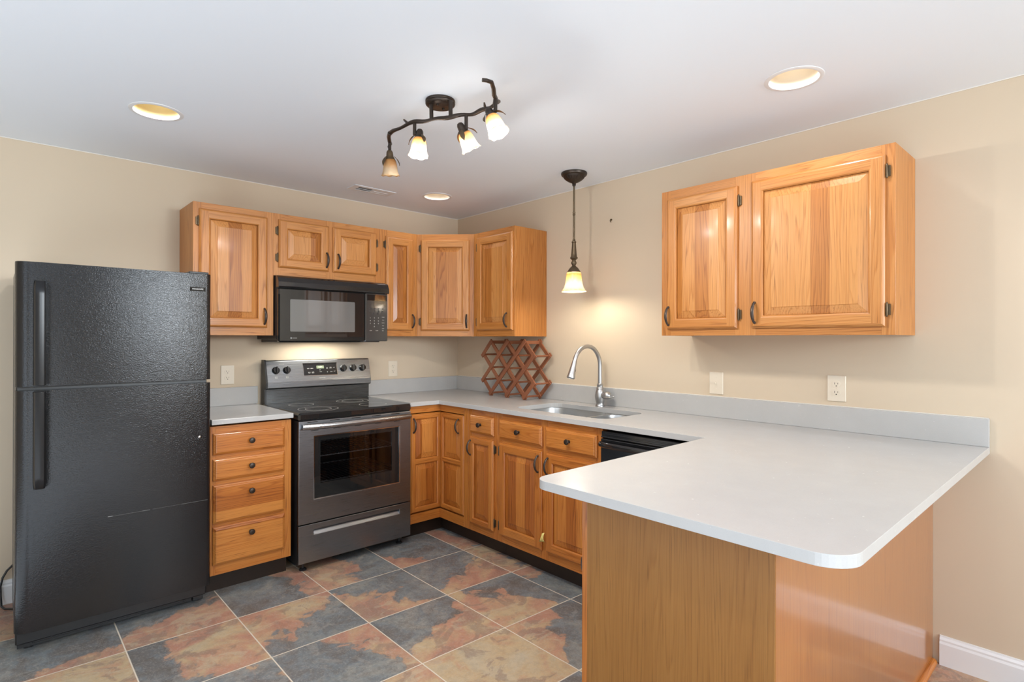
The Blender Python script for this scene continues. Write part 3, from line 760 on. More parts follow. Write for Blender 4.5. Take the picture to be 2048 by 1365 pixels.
def faucet():
    fx, fy = -.095, -1.593
    r = thing('faucet', 'brushed nickel gooseneck kitchen faucet with pull-down spray behind the sink', 'faucet', (fx, fy, CT))
    b = MB(); b.lathe([(.028, .0003), (.028, .006), (.025, .010), (.0245, .022), (.0265, .028), (.030, .05), (.0305, .066), (.027, .09), (.0215, .104), (.020, .108), (.0225, .111), (.0215, .116), (.018, .120), (.018, .134), (.020, .138), (.016, .142)], 28, T(fx, fy, CT)); b.build('body', M['nickel'], r, True)
    b = MB(); R = .123; zc = 1.167
    pts = [(fx, fy, 1.05+.039*k) for k in range(4)]+[(fx-R+R*math.cos(a), fy, zc+R*math.sin(a)) for a in [PI*.92*k/18 for k in range(1, 19)]]
    b.tube(pts, .0128, 16); b.build('spout', M['nickel'], r, True)
    e = Vector(pts[-1]); dirv = (Vector(pts[-1])-Vector(pts[-2])).normalized()
    b = MB(); b.lathe([(.0135, -.004), (.015, .001), (.015, .008), (.0165, .03), (.021, .075), (.0245, .096), (.0235, .101), (.020, .1015), (.019, .098), (.002, .097)], 24, to_axis(e, dirv)); h = b.build('spray_head', M['nickel'], r, True)
    b = MB(); c = e+dirv*.04+Vector((.0185, 0, 0)); b.box(c.x-.002, c.x+.004, fy-.006, fy+.006, c.z-.02, c.z+.02, bev=.002, tone=0); b.build('spray_button', M['black'], h, True)
    b = MB(); s = Vector((fx, fy-.016, .985))
    b.lathe([(.019, 0), (.0205, .012), (.020, .025), (.024, .030), (.0255, .038), (.023, .052), (.015, .063), (.002, .067)], 20, to_axis(s, (0, -1, .0))); hb = b.build('handle_hub', M['nickel'], r, True)
    b = MB(); b.tube([(fx-.012, fy-.052, .978), (fx-.03, fy-.062, .975), (fx-.036, fy-.080, .974), (fx-.03, fy-.105, .977), (fx-.015, fy-.120, .984)], [.006, .0075, .0085, .008, .0055], 12, flat=(1.2, .7, (1, 0, 0))); b.build('lever', M['nickel'], hb, True)
faucet()

# ------------------------------------------------------------------ wine rack
def wine_rack():
    ang = math.atan2(-.412, -.026)
    r = thing('wine_rack', 'folding lattice wine rack of reddish wood standing empty on the counter corner', 'wine rack', (-.178, -.640, CT+.0003), ang)
    DU, DZ, z0 = .0955, .0935, .022
    def P(u, k): return Vector((u*DU, 0, z0+k*DZ))
    up_ = [((-1, 1), (2, 4)), ((0, 0), (4, 4)), ((2, 0), (5, 3)), ((4, 0), (5, 1)), ((-1, 3), (0, 4))]
    dn_ = [((-1, 1), (0, 0)), ((-1, 3), (2, 0)), ((0, 4), (4, 0)), ((2, 4), (5, 1)), ((4, 4), (5, 3))]
    # local +x runs away along the counter (towards the sink); local +y is towards the wall
    def slat(a, c, y0):
        A, C = P(*a), P(*c); d = (C-A); L_ = d.length; d.normalize(); mid = (A+C)/2
        th = math.atan2(d.z, d.x)
        mtx = Matrix.Translation((mid.x, y0, mid.z)) @ Matrix.Rotation(-th, 4, 'Y')
        b = MB(); b.box(-L_/2-.020, L_/2+.020, -.0042, .0042, -.0142, .0142, 'x', .0012, mtx=mtx)
        for t in range(int(round(L_/math.hypot(DU, DZ)))+1):
            s_ = -L_/2+t*math.hypot(DU, DZ)
            b.lathe([(.0035, -.0048), (.003, -.0052)], 8, mtx @ Matrix.Translation((s_, 0, 0)) @ Matrix.Rotation(PI/2, 4, 'X') @ Matrix.Rotation(PI, 4, 'X'))
        b.build('slat', M['rackwood'], r)
    sgn = 1
    for y0, s_ in ((0, 1), (.148, -1)):
        for a, c in up_: slat(a, c, y0)
        for a, c in dn_: slat(a, c, y0+s_*.0088)
    for k in range(5):
        for u in ((0, 2, 4) if k % 2 == 0 else (-1, 1, 3, 5)):
            p = P(u, k); b = MB()
            if k == 4: b.box(p.x-.010, p.x+.010, .0134, .1346, p.z-.012, p.z+.012, 'y', .0012)
            else: b.tube([(p.x, .0134, p.z), (p.x, .05, p.z), (p.x, .09, p.z), (p.x, .1346, p.z)], .0072, 10)
            b.build('crossbar', M['rackwood'], r)
wine_rack()

# ------------------------------------------------------------------ refrigerator
def fridge():
    x0, x1, yf, yd = -2.808, -2.068, -.700, -.640
    r = thing('refrigerator', 'black top-freezer refrigerator with textured doors standing at the wall', 'refrigerator', ((x0+x1)/2, -.36, 0))
    b = MB(); b.box(x0+.006, x1-.006, yd+.004, -.04, .03, 1.640, bev=.006, tone=0); b.build('body', M['black'], r, True)
    def door(name, z0, z1):
        prof = [(x0+.004, yd)]+[(x0+.0005, yd-.006), (x0+.001, yd-.020)]
        prof += [(x0+.052-.05*math.cos(a)*1.0, yd-.022-.036*math.sin(a)) for a in [PI/2*k/7 for k in range(1, 8)]]
        prof += [(x0+.056, yf)]
        prof += [(x1-.024+.022*math.sin(a), yf+.022-.022*math.cos(a)) for a in [PI/2*k/6 for k in range(0, 7)]]
        prof += [(x1-.004, yd)]
        b = MB(); b.prism(prof, z0, z1, side_smooth=True)
        o = b.build(name, M['fridge'], r, True); smooth_mod(o, .004, 2, 50); return o
    def handle(p, za, zb, attach_top):
        b = MB(); xc = x0+.0785; n = 16; rows = []
        for k in range(n+1):
            t = k/n; z = za+(zb-za)*t
            e = max(0, 1-((1-t)/.06)**2) if not attach_top else max(0, 1-(t/.06)**2)   # rounded free end
            w_ = .0205*(1-.10*e); out = .045-.012*e
            rows.append([(xc-w_, yf+.001, z), (xc-w_, yf-out*.72, z), (xc-w_*.7, yf-out*.94, z), (xc, yf-out, z), (xc+w_*.7, yf-out*.94, z), (xc+w_, yf-out*.72, z), (xc+w_, yf+.001, z)])
        m_ = 7; vs_ = [q for l in rows for q in l]
        fs = [(i*m_+a, i*m_+a+1, (i+1)*m_+a+1, (i+1)*m_+a) for i in range(n) for a in range(m_-1)]+[tuple(range(m_)), tuple(n*m_+a for a in range(m_))]
        b.idx(vs_, fs, smooth=True); o = b.build('handle', M['handleblack'], p, True); smooth_mod(o, .002, 2, 50)
    fz = door('freezer_door', 1.128, 1.654); fd = door('fridge_door', .098, 1.112)
    handle(fz, 1.134, 1.573, False); handle(fd, .700, 1.108, True)
    b = MB(); b.box(-2.166, -2.098, yf-.0025, yf+.0005, 1.567, 1.586, bev=.001, tone=0); bd = b.build('badge', M['slot'], fz, True)
    text('badge_lettering', 'FRIGIDAIRE', .0098, face_front(-2.132, yf-.0026, 1.5768), M['print'], bd, bold=.0001)
    b = MB()
    for (xa, za, xb, zb_, wd_) in ((-2.492, .528, -2.474, .5275, .0018), (-2.474, .527, -2.36, .5268, .0004), (-2.36, .5268, -2.33, .527, .001), (-2.32, .527, -2.20, .5272, .0003), (-2.20, .5272, -2.085, .527, .0007)):
        b.face([(xa, yf-.0004, za-wd_/2), (xb, yf-.0004, zb_-wd_/2), (xb, yf-.0004, zb_+wd_/2), (xa, yf-.0004, za+wd_/2)])
    b.build('scratch', M['printgrey'], fd, True)
    b = MB(); b.lathe([(.006, 0), (.006, .002), (.003, .003), (.001, .003)], 12, to_axis((-2.122, yf, .845), (0, -1, 0))); b.build('screw_cap', M['chrome'], fd, True)
    b = MB(); b.box(x0+.01, x1-.01, yd+.002, yd+.02, 1.1125, 1.1275, tone=0); b.build('mullion', M['black'], r, True)
    b = MB(); b.box(x1-.10, x1-.012, -.690, -.60, 1.6545, 1.664, bev=.003, tone=0); b.build('hinge_cover', M['black'], r, True)
    b = MB(); ky = -.622
    b.box(x0+.012, x1-.07, ky, ky+.012, .012, .094, tone=0)
    for k in range(3): b.box(x0+.06, x1-.10, ky-.008, ky, .024+.022*k, .034+.022*k, bev=.002, tone=0)
    for xx in (x0+.06, x0+.30, x1-.10): b.box(xx-.006, xx, ky-.0075, ky, .018, .085, tone=0)
    b.build('kick_grille', M['black'], r, True)
    b = MB(); b.box(x1-.065, x1-.018, ky-.004, ky+.02, .008, .092, bev=.002, tone=0); b.lathe([(.018, 0), (.018, .01), (.008, .012), (.008, .03)], 14, T(x1-.04, ky+.03, 0)); b.build('foot', M['blackgloss'], r, True)
    b = MB(); b.lathe([(.018, 0), (.018, .01), (.008, .012), (.008, .03)], 14, T(x0+.05, ky+.03, 0)); b.lathe([(.018, 0), (.018, .01), (.008, .012), (.008, .03)], 14, T(x0+.05, -.10, 0)); b.lathe([(.018, 0), (.018, .01), (.008, .012), (.008, .03)], 14, T(x1-.04, -.10, 0)); b.build('foot', M['black'], r, True)
    b = MB(); b.tube([(-2.78, -.036, .22), (-2.80, -.032, .195), (-2.822, -.03, .172), (-2.838, -.03, .14), (-2.846, -.03, .10), (-2.845, -.032, .05), (-2.842, -.05, .008), (-2.83, -.09, .0055), (-2.78, -.13, .0055)], .005, 8); b.build('power_cord', M['black'], r, True)
fridge()

# ------------------------------------------------------------------ range
def stove():
    x0, x1, yf = -1.612, -.877, -.660
    r = thing('range', 'dark stainless freestanding electric range with glass cooktop and oven window', 'stove', ((x0+x1)/2, -.35, 0))
    b = MB()      # body shell with an open oven cavity
    b.box(x0+.004, x0+.03, yf+.028, -.03, .045, .864, tone=0); b.box(x1-.03, x1-.004, yf+.028, -.03, .045, .864, tone=0)
    b.box(x0+.03, x1-.03, -.10, -.03, .045, .864, tone=0); b.box(x0+.03, x1-.03, yf+.028, -.10, .045, .33, tone=0); b.box(x0+.03, x1-.03, yf+.028, -.10, .80, .864, tone=0)
    b.build('body', M['black'], r, True)
    for xx in (x0+.05, x1-.05):
        for yy in (yf+.06, -.08):
            b = MB(); b.lathe([(.020, 0), (.020, .006), (.014, .012), (.008, .014), (.008, .045)], 16, T(xx, yy, 0)); b.build('foot', M['black'], r, True)
    b = MB(); b.box(x0-.002, x1+.002, yf-.006, -.075, .865, .911, bev=.010, tone=0); ct = b.build('cooktop', M['blackglass'], r, True)
    def burner(cx, cy, *rs):
        b = MB()
        for q in rs: b.lathe([(q-.0012, 0), (q-.0012, .0003), (q+.0012, .0003), (q+.0012, 0)], 48, T(cx, cy, .9108), cap=False)
        b.build('burner_ring', M['print'], ct, True)
    burner(-1.435, -.515, .115, .075); burner(-1.43, -.245, .075); burner(-1.075, -.52, .085); burner(-1.08, -.25, .105, .07)
    # backguard
    b = MB(); bx0, bx1 = -1.600, -.858
    b.prism([(-.022, .90), (-.072, .90), (-.072, 1.003), (-.022, 1.003)], bx0+.005, bx1-.005, 'x'); b.build('back_riser', M['riser'], r, True)
    b = MB(); side = [(-.020, .995), (-.090, 1.006), (-.100, 1.013), (-.101, 1.050), (-.064, 1.186), (-.056, 1.191), (-.020, 1.191)]
    b.prism(side, bx0+.012, bx1-.002, 'x'); bg = b.build('backguard', M['steel_dark'], r, True); smooth_mod(bg, .002, 2, 30)
    b = MB(); b.prism([(-.018, .91), (-.080, .91), (-.080, 1.004), (-.104, 1.011), (-.105, 1.050), (-.067, 1.190), (-.058, 1.195), (-.018, 1.195)], bx0, bx0+.0115, 'x'); b.build('end_cap', M['black'], bg, True)
    nrm = Vector((0, -.136, -.037)).normalized(); nrm = Vector((0, -.965, .263)).normalized()
    def on(z): t = (z-1.050)/.136; return -.101+.037*t
    # knobs
    for kx in (-1.532, -1.462, -1.068, -.995, -.922):
        z = 1.124
        b = MB(); b.lathe([(.024, 0), (.024, .004), (.0225, .007), (.0215, .020), (.019, .023), (.001, .0235)], 24, to_axis((kx, on(z), z), nrm)); kb = b.build('knob', M['blackgloss'], bg, True)
        b = MB(); mt = to_axis((kx, on(z), z), nrm) @ Matrix.Rotation(random.uniform(-.25, .1), 4, 'Z'); b.box(-.006, .006, -.022, .022, .020, .032, bev=.003, tone=0, mtx=mt); b.box(-.0012, .0012, .006, .021, .0318, .0325, tone=0, mtx=mt); b.build('grip', M['black'], kb, True)
    tilt = lambda x, z, o=.0008: T(x, on(z)-o, z) @ Matrix.Rotation(PI/2-math.atan2(.037, .136), 4, 'X')
    b = MB(); mt = tilt(-1.232, 1.125)
    b.box(-.121, .121, -.045, .045, -.0006, .0004, bev=.0003, tone=0, mtx=mt); b.build('display_rim', M['chrome'], bg, True)
    b = MB(); b.box(-.1175, .1175, -.0415, .0415, .0004, .0012, tone=0, mtx=mt); dp = b.build('display_panel', M['blackgloss'], bg, True)
    b = MB(); b.box(-.027, .025, .004, .024, .0012, .0016, tone=0, mtx=mt); b.build('clock_window', M['lcd'], dp, True)
    text('clock_digits', '4:04', .017, tilt(-1.232, 1.139, .0024), M['print'], dp, depth=.0001)
    for s_, px, pz, sz in (('BAKE', -.085, .006, .0065), ('BROIL', -.060, .006, .0065), ('COOK\nTIME', -.080, -.022, .006), ('OVEN\nLIGHT', -.055, -.022, .006), ('ON', -.004, -.006, .006), ('OVEN', .0, -.018, .006), ('^', .047, .002, .02), ('v', .047, -.020, .014), ('SELF\nCLEAN', .073, .008, .006), ('SET', .098, .008, .006), ('START', .075, -.020, .006), ('OFF', .099, -.018, .007)):
        text('key_print', s_, sz, tilt(-1.232+px, 1.125+pz, .0024), M['print'], dp, depth=.0001)
    text('badge_lettering', 'FRIGIDAIRE', .0085, tilt(-1.225, 1.066), M['print'], bg, depth=.0002)
    text('knob_print', 'SET POWER', .006, tilt(-1.49, 1.164), M['print'], bg, depth=.0001)
    for kx in (-1.532, -1.462):
        b = MB(); mt = tilt(kx, 1.080)
        for q in ((-.008, .008, .0045, .006), (-.008, .008, -.006, -.0045), (-.008, -.0065, -.006, .006), (.0065, .008, -.006, .006), (-.004, .001, -.003, .002)): b.box(*q, 0, .0003, tone=0, mtx=mt)
        for k in range(9):
            a = -PI/2+.45+k*(2*PI-.9)/8; mk = tilt(kx, 1.124) @ Matrix.Rotation(a, 4, 'Z'); b.box(.029, .032, -.0006, .0006, 0, .0003, tone=0, mtx=mk)
        b.build('knob_print', M['print'], bg, True)
    # oven door
    wx0, wx1, wz0, wz1 = -1.525, -.959, .411, .774
    b = MB(); z0, z1 = .279, .8625; dx0, dx1 = x0+.001, x1-.001
    b.prism([(dx0, z0), (dx1, z0), (dx1, z1), (dx0, z1)], yf, yf+.026, 'y', holes=[[(wx0, wz0), (wx1, wz0), (wx1, wz1), (wx0, wz1)]])
    od = b.build('oven_door', M['steel_dark'], r, True); smooth_mod(od, .002, 2, 50)
    b = MB()
    for q in ((wx0, wx1, wz0, wz0+.004), (wx0, wx1, wz1-.004, wz1), (wx0, wx0+.004, wz0+.004, wz1-.004), (wx1-.004, wx1, wz0+.004, wz1-.004)): b.box(q[0], q[1], yf-.001, yf+.012, q[2], q[3], tone=0)
    b.build('window_trim', M['chrome'], od, True)
    b = MB(); wi = (-1.483, -1.015, .497, .745)
    b.prism([(wx0+.004, wz0+.004), (wx1-.004, wz0+.004), (wx1-.004, wz1-.004), (wx0+.004, wz1-.004)], yf+.004, yf+.009, 'y', holes=[[(wi[0], wi[2]), (wi[1], wi[2]), (wi[1], wi[3]), (wi[0], wi[3])]])
    b.build('window_border', M['blackglass'], od, True)
    b = MB(); b.box(wi[0]-.002, wi[1]+.002, yf+.0092, yf+.0098, wi[2]-.002, wi[3]+.002, tone=0); b.build('window_glass', M['ovenglass'], od, True)
    b = MB()
    for k in range(5):
        xa = x0+.05+k*.135; b.box(xa, xa+.06, yf-.0006, yf, .8535, .8575, tone=0); b.box(xa+.02, xa+.065, yf-.0006, yf, .805, .808, tone=0)
    b.build('vent_slots', M['slot'], od, True)
    b = MB(); n = 20; pts = []; hx0, hx1 = -1.596, -.893
    for k in range(n+1):
        t = -1+2*k/n; pts.append(((hx0+hx1)/2+t*(hx1-hx0)/2, yf-.020-.030*(1-abs(t)**3), .8335))
    b.tube(pts, [.0165]*(n+1), 14, flat=(.72, 1.0, (0, 1, 0)))
    for xx in (hx0+.018, hx1-.018): b.box(xx-.014, xx+.014, yf-.022, yf, .821, .846, bev=.004, tone=0)
    b.build('handle', M['steel_mid'], od, True)
    for zr in (.49, .642):
        b = MB(); xa, xb, ya, yb = x0+.055, x1-.055, yf+.06, -.13
        for q in (ya, yb): b.tube([(xa, q, zr), (xb, q, zr)], .003, 6)
        for q in (xa, xb): b.tube([(q, ya, zr), (q, yb, zr)], .003, 6)
        for k in range(1, 22): xx = xa+(xb-xa)*k/22; b.tube([(xx, ya, zr+.003), (xx, yb, zr+.003)], .0018, 5)
        b.build('oven_rack', M['rack'], r, True)
    # storage drawer with a recessed grip
    b = MB(); z0, z1 = .056, .272; gx0, gx1, gz0, gz1 = -1.523, -.960, .209, .239
    b.prism([(dx0, z0), (dx1, z0), (dx1, z1), (dx0, z1)], yf, yf+.022, 'y', holes=[[(gx0, gz0), (gx1, gz0), (gx1, gz1), (gx0, gz1)]]); sd = b.build('storage_drawer', M['steel_dark'], r, True); smooth_mod(sd, .002, 2, 50)
    b = MB(); b.prism([(yf+.001, gz0), (yf+.020, gz1-.002), (yf+.0215, gz1-.002), (yf+.0215, gz0)], gx0, gx1, 'x'); b.build('recessed_grip', M['steel_dark'], sd, True)
M['rack'] = plain('oven_rack_steel', (.75, .74, .72), .35, .6)
M['ovenglass'] = plain('oven_window_glass', (.02, .02, .02), .02)
def _og():
    m = M['ovenglass']; nt = m.node_tree; b = nt.nodes['Principled BSDF']
    t = N(nt, 'ShaderNodeBsdfTransparent'); t.inputs[0].default_value = (.62, .62, .63, 1)
    g = N(nt, 'ShaderNodeBsdfGlossy'); g.inputs['Roughness'].default_value = .02
    fr = N(nt, 'ShaderNodeFresnel'); fr.inputs[0].default_value = 1.5
    mx = N(nt, 'ShaderNodeMixShader'); L(nt, fr.outputs[0], mx.inputs[0]); L(nt, t.outputs[0], mx.inputs[1]); L(nt, g.outputs[0], mx.inputs[2]); L(nt, mx.outputs[0], nt.nodes['Material Output'].inputs[0])
_og()
stove()

# ------------------------------------------------------------------ microwave
def microwave():
    x0, x1, yf = -1.622, -.884, -.378
    zb, zt = 1.316, 1.7165
    r = thing('microwave', 'black over-the-range microwave with keypad and grey window', 'microwave', ((x0+x1)/2, -.2, zb))
    b = MB(); b.box(x0, x1, yf+.036, -.001, zb+.012, zt, bev=.003, tone=0); b.box(x0+.02, x1-.03, yf+.06, -.02, zb-.006, zb+.012, bev=.002, tone=0); b.build('body', M['black'], r, True)
    b = MB(); b.prism([(yf+.0355, 1.642), (yf-.006, 1.642), (yf-.008, 1.650), (yf-.006, 1.675), (yf+.006, 1.702), (yf+.016, 1.711), (yf+.0355, 1.714)], x0-.003, x1+.006, 'x'); vb = b.build('vent_hood', M['blackgloss'], r, True); smooth_mod(vb, .003, 2, 25)
    b = MB(); b.box(x0, -1.0535, yf, yf+.0355, zb-.004, 1.640, bev=.008, tone=0); dr = b.build('door', M['blackglass'], r, True)
    b = MB(); b.prism(rrect(-1.553, -1.129, 1.376, 1.573, .006, 3), yf-.0006, yf+.002, 'y'); b.build('window', M['screen'], dr, True)
    b = MB(); b.box(-1.0515, x1, yf, yf+.0355, zb, 1.640, bev=.006, tone=0); cp = b.build('control_panel', M['panelgrey'], r, True)
    b = MB(); b.box(-1.040, x1-.010, yf-.0006, yf+.001, 1.590, 1.630, tone=0); b.build('clock_window', M['blackglass'], cp, True)
    for i, row in enumerate(('123', '456', '789', ' 0 ')):
        for j, ch in enumerate(row):
            if ch != ' ': text('key_print', ch, .012, face_front(-1.017+.030*j, yf-.0003, 1.474-.0195*i), M['print'], cp, depth=.0001)
    for i, s_ in enumerate(('POWER', 'TIMER', 'CLOCK', 'STOP', 'START')):
        text('key_print', s_, .0060, face_front(-.921, yf-.0003, 1.480-.0195*i), M['print'], cp, depth=.0001)
    for i, s_ in enumerate(('LIGHT', 'COOK', 'FAN')): text('key_print', s_, .0065, face_front(-1.013+.045*i, yf-.0003, 1.388), M['print'], cp, depth=.0001)
    for i in range(3):
        for j in range(4 if i != 2 else 2):
            b = MB(); cx = -1.016+.0295*j+(.022 if i == 2 else 0); cz = 1.535-.0165*i
            b.lathe([(.0075, 0), (.0080, .0006), (.0055, .0012), (.001, .0013)], 14, to_axis((cx, yf, cz), (0, -1, 0)) @ Matrix.Diagonal((1, .6, 1, 1)))
            b.build('button', M['black'], cp, True)
    b = MB(); b.box(-1.551, -1.543, yf-.0004, yf+.001, 1.332, 1.341, tone=0); b.build('logo', M['printgrey'], dr, True)
    b = MB()
    for k in range(5): b.box(-1.539+.006*k, -1.5355+.006*k, yf-.0004, yf+.001, 1.3345, 1.3385, tone=0)
    b.build('logo', M['printgrey'], dr, True)
    b = MB(); b.box(-1.42, -1.08, -.30, -.06, zb-.0068, zb-.006, tone=0); b.build('grease_filter', M['steel_dark'], r, True)
    b = MB(); b.box(-1.33, -1.17, -.12, -.05, zb-.0078, zb-.0068, tone=0); b.build('lamp_lens', plain('lit_lamp_lens', (1, .95, .85), .4, emit=(1, .85, .6), estr=3), r, True)
    add_light('hood_lamp', 'AREA', (-1.25, -.15, zb-.014), 2.0, (1, .93, .80), .40, (-1.25, -.10, 0), size_y=.08)
microwave()

# ------------------------------------------------------------------ dishwasher
def dishwasher():
    ya, yb = -2.0265, -2.628
    r = thing('dishwasher', 'black dishwasher under the counter next to the sink cabinet', 'dishwasher', (-.3, (ya+yb)/2, 0))
    b = MB(); b.box(-.60, -.02, yb+.004, ya-.004, .10, .872, tone=0); b.build('body', M['black'], r, True)
    b = MB(); b.box(-.640, -.601, yb+.002, ya-.002, .115, .838, bev=.004, tone=0); d = b.build('door', M['blackgloss'], r, True)
    b = MB(); b.box(-.634, -.601, yb+.002, ya-.002, .842, .874, bev=.003, tone=0); b.box(-.640, -.633, yb+.004, ya-.004, .842, .850, bev=.002, tone=0); b.box(-.638, -.633, yb+.01, ya-.03, .859, .864, bev=.001, tone=0); b.build('control_panel', M['blackgloss'], r, True)
    b = MB(); b.tube([(-.655, ya-.012, .812), (-.668, ya-.05, .812), (-.672, ya-.15, .812), (-.672, (ya+yb)/2, .812), (-.672, yb+.15, .812), (-.668, yb+.05, .812), (-.655, yb+.012, .812)], .013, 12, flat=(.8, 1.1, (1, 0, 0)))
    for q in (ya-.022, yb+.022): b.box(-.660, -.640, q-.012, q+.012, .800, .824, bev=.003, tone=0)
    b.build('handle', M['blackgloss'], d, True)
    b = MB(); b.box(-.55, -.53, yb+.01, ya-.01, .0, .099, tone=0); b.build('kick_plate', M['black'], r, True)
dishwasher()

# ------------------------------------------------------------------ outlets, switch, anchor, paper tag
def outlet(label, loc, rz, w_=.079, h=.121, switch=False):
    r = thing('light_switch' if switch else 'power_outlet', label, 'switch' if switch else 'outlet', loc, rz)
    b = MB(); b.box(-w_/2, w_/2, -.006, -.0004, -h/2, h/2, bev=.0035, tone=0); b.build('cover_plate', M['plate'], r)
    if switch:
        b = MB(); b.box(-.0055, .0055, -.0068, -.006, -.012, .012, tone=0); b.box(-.004, .004, -.019, -.006, .0, .009, bev=.002, tone=0, mtx=Matrix.Rotation(.35, 4, 'X')); b.build('toggle', M['plate'], r)
        for s_ in (-1, 1):
            b = MB(); b.lathe([(.003, 0), (.0025, .001), (.001, .0012)], 10, to_axis((0, -.006, s_*.030), (0, -1, 0))); b.build('screw', M['plate'], r)
    else:
        for s_ in (-1, 1):
            z = s_*.0195
            b = MB(); o = [p for p in circ(0, 0, .0172, 24)]; o = [(p[0], max(-.0142, min(.0142, p[1]))) for p in o]
            b.prism([(p[0], p[1]+z) for p in o], -.0078, -.006, 'y'); rc = b.build('receptacle', M['plate'], r)
            b = MB()
            b.box(-.0078, -.0058, -.0081, -.0079, z-.001, z+.008, tone=0); b.box(.0058, .0074, -.0081, -.0079, z, z+.007, tone=0)
            b.lathe([(.0026, 0), (.0026, .0003)], 10, to_axis((0, -.0079, z-.0075), (0, -1, 0))); b.build('slots', M['slot'], rc)
        b = MB(); b.lathe([(.003, 0), (.0025, .001), (.001, .0012)], 10, to_axis((0, -.006, 0), (0, -1, 0))); b.build('screw', M['plate'], r)
    return r
outlet('almond duplex outlet on the back wall between refrigerator and range', (-1.799, 0, 1.105), 0)
outlet('almond duplex outlet on the back wall just past the range', (-.622, 0, 1.104), 0)
outlet('almond duplex outlet on the side wall below the two-door wall cabinet', (0, -2.900, 1.107), -PI/2)
outlet('almond toggle switch plate on the side wall near the faucet', (0, -2.312, 1.097), -PI/2, switch=True)
r = thing('wall_anchor', 'small brown screw anchor stuck in the bare wall beside the pendant', 'anchor', (-.0005, -1.607, 2.087))
b = MB(); b.lathe([(.006, 0), (.0065, .004), (.004, .010), (.001, .012)], 10, to_axis((0, 0, .003), (-1, 0, 0))); b.build('plug', M['pend'], r)
b = MB(); b.tube([(-.008, 0, .005), (-.014, 0, -.002), (-.012, 0, -.010), (-.006, 0, -.012)], .0022, 8); b.build('hook', M['pend'], r)
def paper():
    b = MB(); n = 6; ya, yb, z0 = -1.598, -1.640, .203
    P = []
    for i in range(n+1):
        t = i/n; row = []
        for j in range(3):
            s_ = j/2; top = .072*(.15+.85*max(0, 1-abs(s_-.75)*1.4)); row.append((-.6375-.010*math.sin(PI*t)*(.4+.6*s_)-.012*t*(1-s_)*.8, ya+(yb-ya)*(s_*(1-.35*t)+.30*t), z0+top*t+.01*s_))
        P.append(row)
    vs_ = [q for l in P for q in l]; fs = [(i*3+j, i*3+j+1, (i+1)*3+j+1, (i+1)*3+j) for i in range(n) for j in range(2)]
    b.idx(vs_, fs, smooth=True); o = b.build('paper_tag', M['yellow']); s_ = o.modifiers.new('thick', 'SOLIDIFY'); s_.thickness = .0006
    tag(o, 'small yellow paper scrap caught between the two sink cabinet doors', 'paper')
paper()

# ------------------------------------------------------------------ ceiling fixtures
def can_light(c, kind, label, lit, energy):
    r = thing('recessed_light', label, 'ceiling light', (c[0], c[1], CEIL))
    b = MB(); b.lathe([(.0868, .013), (.0868, -.001), (.0885, -.0035), (.098, -.004), (.105, -.002), (.1055, -.0003)], 40, cap=False); b.build('trim_ring', M['trim'], r, recalc=True)
    b = MB(); b.lathe([(.0862, .000), (.084, .03), (.078, .08), (.066, .125), (.052, .15), (.0505, .151)], 40, cap=False)
    b.lathe([(.0505, .151), (.0505, .185), (.0, .186)], 40, cap=False); b.build('reflector', M['can_gold' if kind == 'gold' else 'can_white'], r)
    b = MB(); b.lathe([(.001, .060), (.025, .062), (.042, .070), (.046, .082), (.040, .105), (.026, .135), (.022, .180)], 28); b.build('bulb', M['bulb_can'] if lit else M['bulb_off'], r)
    l = add_light('downlight', 'SPOT', (c[0], c[1], CEIL+.05), energy, WARM, .04, (c[0], c[1], 0), cone=2.4, blend=.5)
can_light(*CANS[0], 'recessed ceiling light with yellowish reflector above the refrigerator', True, 20)
can_light(*CANS[1], 'recessed ceiling light near the room corner, beside the air vent', True, 4)
can_light(*CANS[2], 'recessed ceiling light with bright cream reflector in front of the two-door wall cabinet', True, 14)
def vent():
    r = thing('air_vent', 'white metal air register in the ceiling near the back wall', 'vent', (-.9915, -.348, CEIL))
    W, D = .1535, .064
    b = MB(); hs = [[(-.108, -.034), (-.005, -.034), (-.005, .034), (-.108, .034)], [(.013, -.034), (.118, -.034), (.118, .034), (.013, .034)]]
    b.prism([(-W, -D), (W, -D), (W, D), (-W, D)], -.005, -.0004, holes=hs); smooth_mod(b.build('frame', M['vent'], r), .002, 1)
    b = MB(); b.box(-.110, .120, -.036, .036, -.0006, -.0003, tone=0); b.build('duct_opening', M['ventdark'], r)
    for h, (xa, xb) in enumerate(((-.108, -.005), (.013, .118))):
        b = MB()
        for k in range(11):
            x = xa+(xb-xa)*(k+.5)/11; b.box(-.0045, .0045, -.034, .034, -.0005, .0005, tone=0, mtx=T(x, 0, -.0030) @ Matrix.Rotation(-.5 if h == 0 else .16, 4, 'Y'))
        b.box(xa, xb, -.001, .001, -.0055, -.0035, tone=0)
        b.build('louvers', M['vent'], r)
vent()
def leaf(b, base, d, side, out, L_=.048, wd=.0105):
    d = Vector(d).normalized(); side = Vector(side).normalized(); nn = d.cross(side).normalized()
    if nn.dot(out) < 0: nn = -nn
    n = 8; vs_ = []
    for k in range(n+1):
        t = k/n; w_ = wd*math.sin(PI*min(1, t*.94+.06))**.8*(1 if t < .97 else .3); c = Vector(base)+d*L_*t+nn*(.008*math.sin(PI*t*.8))
        vs_ += [c-side*w_, c-nn*.0018, c+side*w_, c+nn*.0010]
    fs = []
    for k in range(n):
        for a in range(4): fs.append((k*4+a, k*4+(a+1) % 4, (k+1)*4+(a+1) % 4, (k+1)*4+a))
    fs += [(0, 1, 2, 3), tuple(n*4+a for a in range(4))]
    b.idx(vs_, fs, smooth=True)
